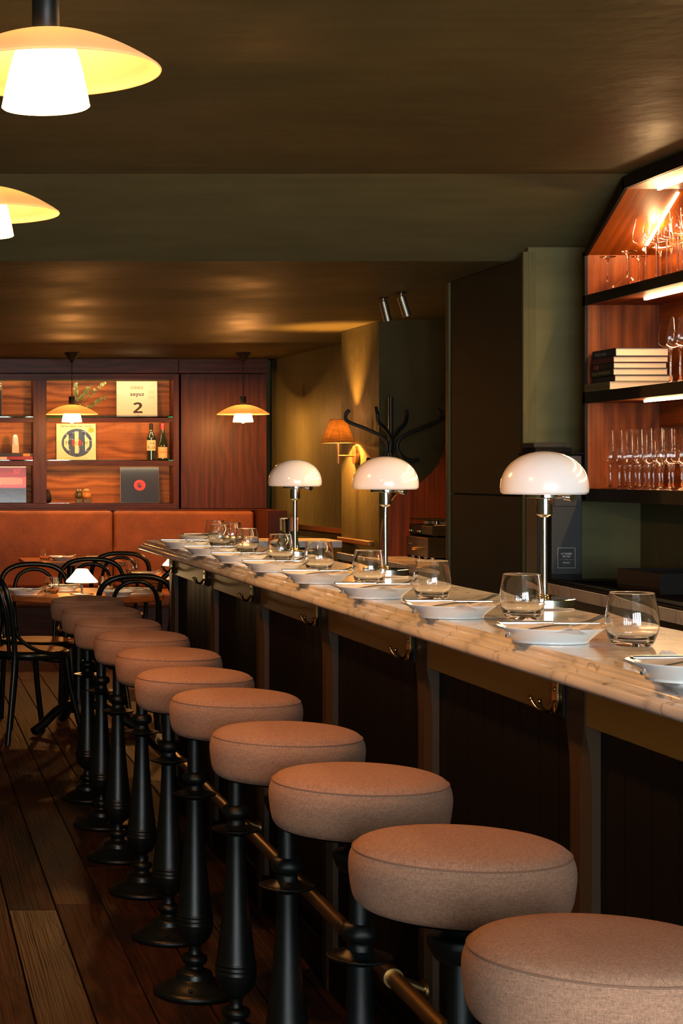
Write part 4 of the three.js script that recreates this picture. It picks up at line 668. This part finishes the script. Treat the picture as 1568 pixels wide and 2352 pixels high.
{
  const Zp = 10.67, c = [[1060, 960], [1031, 985], [1028, 1010], [1020, 1040], [1004, 1072], [980, 1098], [955, 1115], [930, 1123], [912, 1135], [897, 1155], [885, 1180], [878, 1210], [875, 1240]].map(([x, y]) => { const v = at(x, y, Zp); return [v.x, v.y]; });
  const cur = new THREE.CatmullRomCurve3(c.map(([x, y]) => new THREE.Vector3(x, y, 0))).getPoints(60).map((v) => [v.x, v.y]);
  const P = thing('curved_partition', 'red brown wooden partition with a sweeping S curved edge', 'partition');
  const xl = c[c.length - 1][0], xr = 3.42, strips = 11, poly = [...cur];
  // vertical veneer strips, cut to the curve
  const yAt = (x) => { let best = 0.9; for (let i = 0; i + 1 < cur.length; i++) { const [xa, ya] = cur[i], [xb2, yb2] = cur[i + 1]; if ((x <= xa && x >= xb2) || (x >= xa && x <= xb2)) { best = ya + (yb2 - ya) * ((x - xa) / ((xb2 - xa) || 1)); break; } } return x > cur[0][0] ? cur[0][1] : best; };
  for (let s = 0; s < strips; s++) { const xa = xl + (xr - xl) * s / strips + 0.0006, xb2 = xl + (xr - xl) * (s + 1) / strips - 0.0006, pts = [[xa, 0], [xb2, 0]]; for (let i = 0; i <= 8; i++) { const x = xb2 + (xa - xb2) * i / 8; pts.push([x, yAt(Math.max(x, xl + 0.0005))]); } mesh('veneer_strip', uvs(extrudeZ(pts, -Zp, -Zp - 0.028), 'y', s * 0.37, s * 0.21), M.walnutDark, P); }
}
{
  const y = H - 0.472, D = thing('music_counter', 'pale stone topped side counter carrying the turntable', 'counter');
  const st = M.marble;
  mesh('stone_top', uvs(span(2.62, 3.42, y - 0.042, y, -8.935, -10.66, 0.004), 'z'), st, D); mesh('cabinet', span(2.66, 3.41, 0, y - 0.043, -8.94, -10.65), M.black, D); mesh('ledge', uvs(span(2.612, 2.632, y - 0.042, y, -10.664, -11.2, 0.004), 'z'), st, D); mesh('ledge_leg', span(2.613, 2.631, 0, y - 0.042, -11.15, -11.18), M.black, D);
  const k = 9.25 / F, X = (x) => (x - CX) * k;
  const A = thing('drawer_amplifier', 'black two tier hi-fi cabinet with a small knob on the side counter', 'amplifier', [2.87, y + 0.0008, -10.385]);
  const hh = 0.12; mesh('body', span(0.0, 0.30, 0.012, hh, -0.215, 0.215, 0.004), M.black, A); mesh('front_panel', span(-0.004, 0.0, 0.02, hh - 0.006, -0.212, 0.212), std({ color: rgb(0.05, 0.04, 0.03), roughness: 0.35, metalness: 0.4 }), A);
  mesh('knob', rod([-0.004, 0.055, -0.02], [-0.026, 0.055, -0.02], 0.011, 0.010, 16), M.brass, A); mesh('slot', span(-0.0055, -0.004, 0.052, 0.060, 0.03, 0.16), M.black, A); for (const z of [-0.19, -0.065, 0.065, 0.19]) mesh('foot', cyl(0.012, 0.012, 0.012, 0.03, 0.006, z, 12), M.nickel, A); mesh('handle', span(-0.007, -0.004, 0.075, 0.080, -0.17, -0.11), M.nickel, A); mesh('trim_line', span(-0.006, -0.002, hh - 0.006, hh - 0.001, -0.215, 0.215), M.brassDull, A);
  const T = thing('turntable', 'black turntable with glowing pilot lights and a steel tone arm', 'turntable', [2.87, y + 0.0008 + hh + 0.0008, -10.385]);
  mesh('plinth', span(0.02, 0.32, 0.01, 0.065, -0.24, 0.22, 0.006), M.black, T); mesh('platter', cyl(0.125, 0.125, 0.02, 0.17, 0.076, -0.03, 48), M.nickel, T); mesh('dust_cover', span(0.02, 0.34, 0.092, 0.096, -0.24, 0.22), M.blackMatt, T); for (const z of [-0.2, 0.18]) mesh('foot', cyl(0.015, 0.015, 0.0102, 0.05, 0.005, z, 12), M.black, T);
  mesh('tone_arm', merge([rod([0.05, 0.085, 0.20], [0.10, 0.088, 0.0], 0.005), rod([0.05, 0.066, 0.20], [0.05, 0.09, 0.20], 0.016, 0.014, 16), rod([0.03, 0.07, 0.218], [0.26, 0.07, 0.218], 0.004)]), M.steel, T);
  for (const [z, m] of [[-0.23, M.ledRed], [-0.19, M.ledGreen], [-0.06, M.ledRed], [-0.02, M.ledGreen]]) { const s = new THREE.SphereGeometry(0.0035, 8, 6); s.translate(0.019, 0.028, z); mesh('pilot_light', s, m, T); }
  const sl = thing('service_shelf', 'thick white stone shelf end beyond the bar', 'shelf'); const Zs = 11.3, q = (x, yy) => at(x, yy, Zs);
  mesh('stone_slab', uvs(span(q(585, 0).x, q(786, 0).x, q(0, 1258).y, q(0, 1242).y, -Zs, -Zs - 0.45, 0.006), 'x'), M.marble, sl); mesh('support', span(q(600, 0).x, q(760, 0).x, 0, q(0, 1258.5).y, -Zs - 0.06, -Zs - 0.44), M.ebony, sl);
}
{
  const spotAim = [2.9, 1.0, -9.6];
  [[880, 684, 9.67, 0.24], [921, 672, 9.39, 0.30]].forEach(([x, y, Z, tilt], i) => {
    const p = at(x, y, Z), S = thing('ceiling_spotlight', i ? 'brushed metal ceiling spotlight whose glowing face shows' : 'brushed metal ceiling spotlight half hidden by the wall top', 'spotlight', [p.x, CEIL_FAR, -Z]);
    mesh('ceiling_plate', cyl(0.024, 0.024, 0.004, 0, -0.002, 0, 24), M.black, S); mesh('pin', cyl(0.004, 0.004, 0.02, 0, -0.013, 0, 12), M.nickel, S);
    const b = new THREE.Group(); b.name = 'head'; b.position.set(0, -0.02, 0); b.rotation.z = tilt; S.add(b);
    mesh('barrel', lathe([[0, 0], [0.0195, 0], [0.0205, -0.001], [0.0205, -0.104], [0.0185, -0.105], [0.0175, -0.096]], 32), M.spotMetal, b);
    const f = new THREE.CircleGeometry(0.0175, 24); f.rotateX(Math.PI / 2); f.translate(0, -0.098, 0); mesh('lamp_face', f, glow([1, 0.6, 0.25], 5), b);
    const l = new THREE.SpotLight(col(WARM), 6, 0, 0.42, 0.6, 2); l.name = 'spot_beam'; l.position.set(p.x + Math.sin(tilt) * 0.15, CEIL_FAR - 0.15, -Z); l.target.position.set(2.98 - i * 0.12, 1.0, -10.5 + i * 0.45); l.castShadow = true; scene.add(l, l.target);
  });
}

// ------------------------------------------------------------------ dining tables and bentwood chairs at the back
{
  const ch = thing('bentwood_chair', '', 'chair', [0, 0, 0], 0, 'black bentwood chairs at the dining tables');
  const S = 0.455;
  mesh('seat_ring', (() => { const t = new THREE.TorusGeometry(0.198, 0.018, 10, 48); t.rotateX(Math.PI / 2); t.scale(1, 1.25, 1); t.translate(0, S - 0.014, 0); return t; })(), M.bentwood, ch);
  mesh('seat_panel', (() => { const g = lathe([...smooth([[0, S + 0.0], [0.1, S + 0.002], [0.172, S + 0.006], [0.188, S + 0.008]], 12), [0.19, S - 0.004], [0, S - 0.012]].reverse(), 40); const p = g.attributes.position, u = g.attributes.uv; for (let i = 0; i < p.count; i++) u.setXY(i, p.getX(i), p.getZ(i)); return g; })(), M.seatPly, ch);
  const hoop = [[-0.185, 0.0, 0.245], [-0.178, 0.25, 0.215], [-0.172, S, 0.195], [-0.182, 0.62, 0.215], [-0.188, 0.735, 0.24], [-0.165, 0.81, 0.258], [-0.10, 0.850, 0.268], [0, 0.860, 0.272]];
  mesh('back_hoop', tube([...hoop, ...hoop.slice(0, -1).reverse().map(([x, y, z]) => [-x, y, z])], 0.0145, 110, 10), M.bentwood, ch);
  const inn = [[-0.105, S, 0.185], [-0.112, 0.58, 0.20], [-0.115, 0.70, 0.222], [-0.095, 0.785, 0.242], [-0.045, 0.825, 0.254], [0, 0.832, 0.256]];
  mesh('inner_hoop', tube([...inn, ...inn.slice(0, -1).reverse().map(([x, y, z]) => [-x, y, z])], 0.011, 80, 8), M.bentwood, ch);
  for (const s of [-1, 1]) {
    mesh('front_leg', tube([[s * 0.145, S - 0.02, -0.135], [s * 0.158, 0.25, -0.160], [s * 0.190, 0.0, -0.215]], 0.0155, 20, 10), M.bentwood, ch);
    mesh('hip_brace', tube([[s * 0.174, 0.60, 0.205], [s * 0.186, 0.53, 0.17], [s * 0.206, 0.475, 0.09], [s * 0.208, 0.452, 0.0]], 0.0105, 24, 8), M.bentwood, ch);
  }
  // back is towards +z of the chair; turn 0: back towards the camera
  const list = [[0.666, 9.70, -1.06, 'black bentwood chair turned aside in front of the round table with lit lamp'], [1.165, 9.55, 0.03, 'black bentwood chair standing close to the end of the bar'], [0.767, 10.25, Math.PI + 0.06, 'black bentwood chair on the bench side of the round table with lit lamp'], [1.125, 10.85, Math.PI - 0.05, 'black bentwood chair between the two round tables'], [1.385, 12.2, 0.1, 'black bentwood chair at the rectangular table by the bench'], [1.565, 10.38, 0.1, 'black bentwood chair partly hidden by the bar corner']];
  list.slice(0, 6).forEach(([x, Z, t, lb], i) => { const o = i ? copy(ch, [0, 0, 0]) : ch; o.position.set(x, 0, -Z); o.rotation.y = t; o.userData.label = lb; });
  const TY = 0.735;
  function roundTable(x, Z, r, label) {
    const t = thing('round_table', label, 'table', [x, 0, -Z]);
    const top = lathe([[0, TY - 0.03], [r - 0.006, TY - 0.03], [r, TY - 0.024], [r, TY - 0.004], [r - 0.003, TY], [0, TY]], 64); mesh('table_top', uvs(top, 'x'), M.table, t);
    mesh('column', lathe([[0.05, 0.10], [0.028, 0.16], [0.026, 0.60], [0.05, 0.68], [0.12, TY - 0.031]], 28), M.iron, t);
    for (let k = 0; k < 3; k++) { const a = k * 2.094 + 0.35; mesh('claw_foot', tube([[0, 0.15, 0], [0.14 * Math.cos(a), 0.13, 0.14 * Math.sin(a)], [0.26 * Math.cos(a), 0.06, 0.26 * Math.sin(a)], [0.33 * Math.cos(a), 0.026, 0.33 * Math.sin(a)]], 0.024, 20, 8), M.iron, t); }
  }
  roundTable(0.95, 9.95, 0.45, 'round wooden table with a lit lamp near the stool row');
  roundTable(1.70, 11.55, 0.38, 'round wooden table behind the bar corner');
  const bt = thing('bench_table', 'rectangular wooden table set before the orange bench', 'table', [1.255, 0, -13.74]);
  mesh('table_top', uvs(span(-0.36, 0.36, TY - 0.03, TY, -0.35, 0.35, 0.006), 'x'), M.table, bt); mesh('column', cyl(0.03, 0.03, TY - 0.06, 0, TY / 2, 0, 20), M.iron, bt); mesh('foot_plate', lathe([[0, 0.0], [0.22, 0.0], [0.22, 0.012], [0.05, 0.03], [0.03, 0.05], [0, 0.05]], 32), M.iron, bt);
  const yT = TY + 0.0006;
  const on = (x, y) => { const Z = (H - TY) * F / (y - CY); return [(x - CX) * Z / F, -Z]; };
  for (const [x, y, t] of [[58, 1366, 0.1], [146, 1357, 0.3], [268, 1370, -0.1], [318, 1364, 0.3]]) { const [a, b] = on(x, y); setting(a, yT, b, t, false, 'the round table with the lit lamp'); }
  for (const [x, y] of [[118, 1364], [243, 1362]]) { const [a, b] = on(x, y); tumbler(a, yT, b, false, 'the round table with the lit lamp'); }
  const t2 = 'the table behind the bar corner', t3 = 'the table by the orange bench';
  setting(1.50, yT, -11.45, 0.2, false, t2); tumbler(1.46, yT, -11.74, false, t2); setting(1.86, yT, -11.66, 0.9, false, t2);
  setting(1.18, yT, -13.62, 0, false, t3); setting(1.44, yT, -13.62, 0.2, false, t3); tumbler(1.06, yT, -13.66, false, t3); tumbler(1.56, yT, -13.8, false, t3);
  // small lit lamps
  function lamp(x, z, label, k) {
    const l = thing('mini_lamp', label, 'table lamp', [x, yT, z]);
    mesh('base', lathe([[0, 0], [0.062, 0], [0.063, 0.002], [0.062, 0.005], [0.008, 0.007], [0, 0.007]], 40), M.steel, l); mesh('stem', rod([0, 0.006, 0], [0, 0.11, 0], 0.0065, 0.0065, 14), M.steel, l);
    mesh('lit_shade', lathe([[0.0, 0.066], [0.074, 0.0655], [0.0835, 0.064], [0.084, 0.067], [0.079, 0.075], ...smooth([[0.066, 0.088], [0.045, 0.112], [0.034, 0.128], [0.028, 0.134]], 12), [0, 0.135]], 48), M.glowTable, l);
    pointLight('mini_lamp_bulb', col([1, 0.6, 0.25]), k, [x, yT + 0.09, z], 2);
  }
  const [lx, lz] = on(188, 1365.5); lamp(lx, lz, 'small lit cone lamp on the round table near the stools', 0.28);
  lamp(1.705, -11.56, 'small lit cone lamp mostly hidden by the bar corner', 0.22);
}
delete plate0.userData.used;
renderer.render(scene, camera);
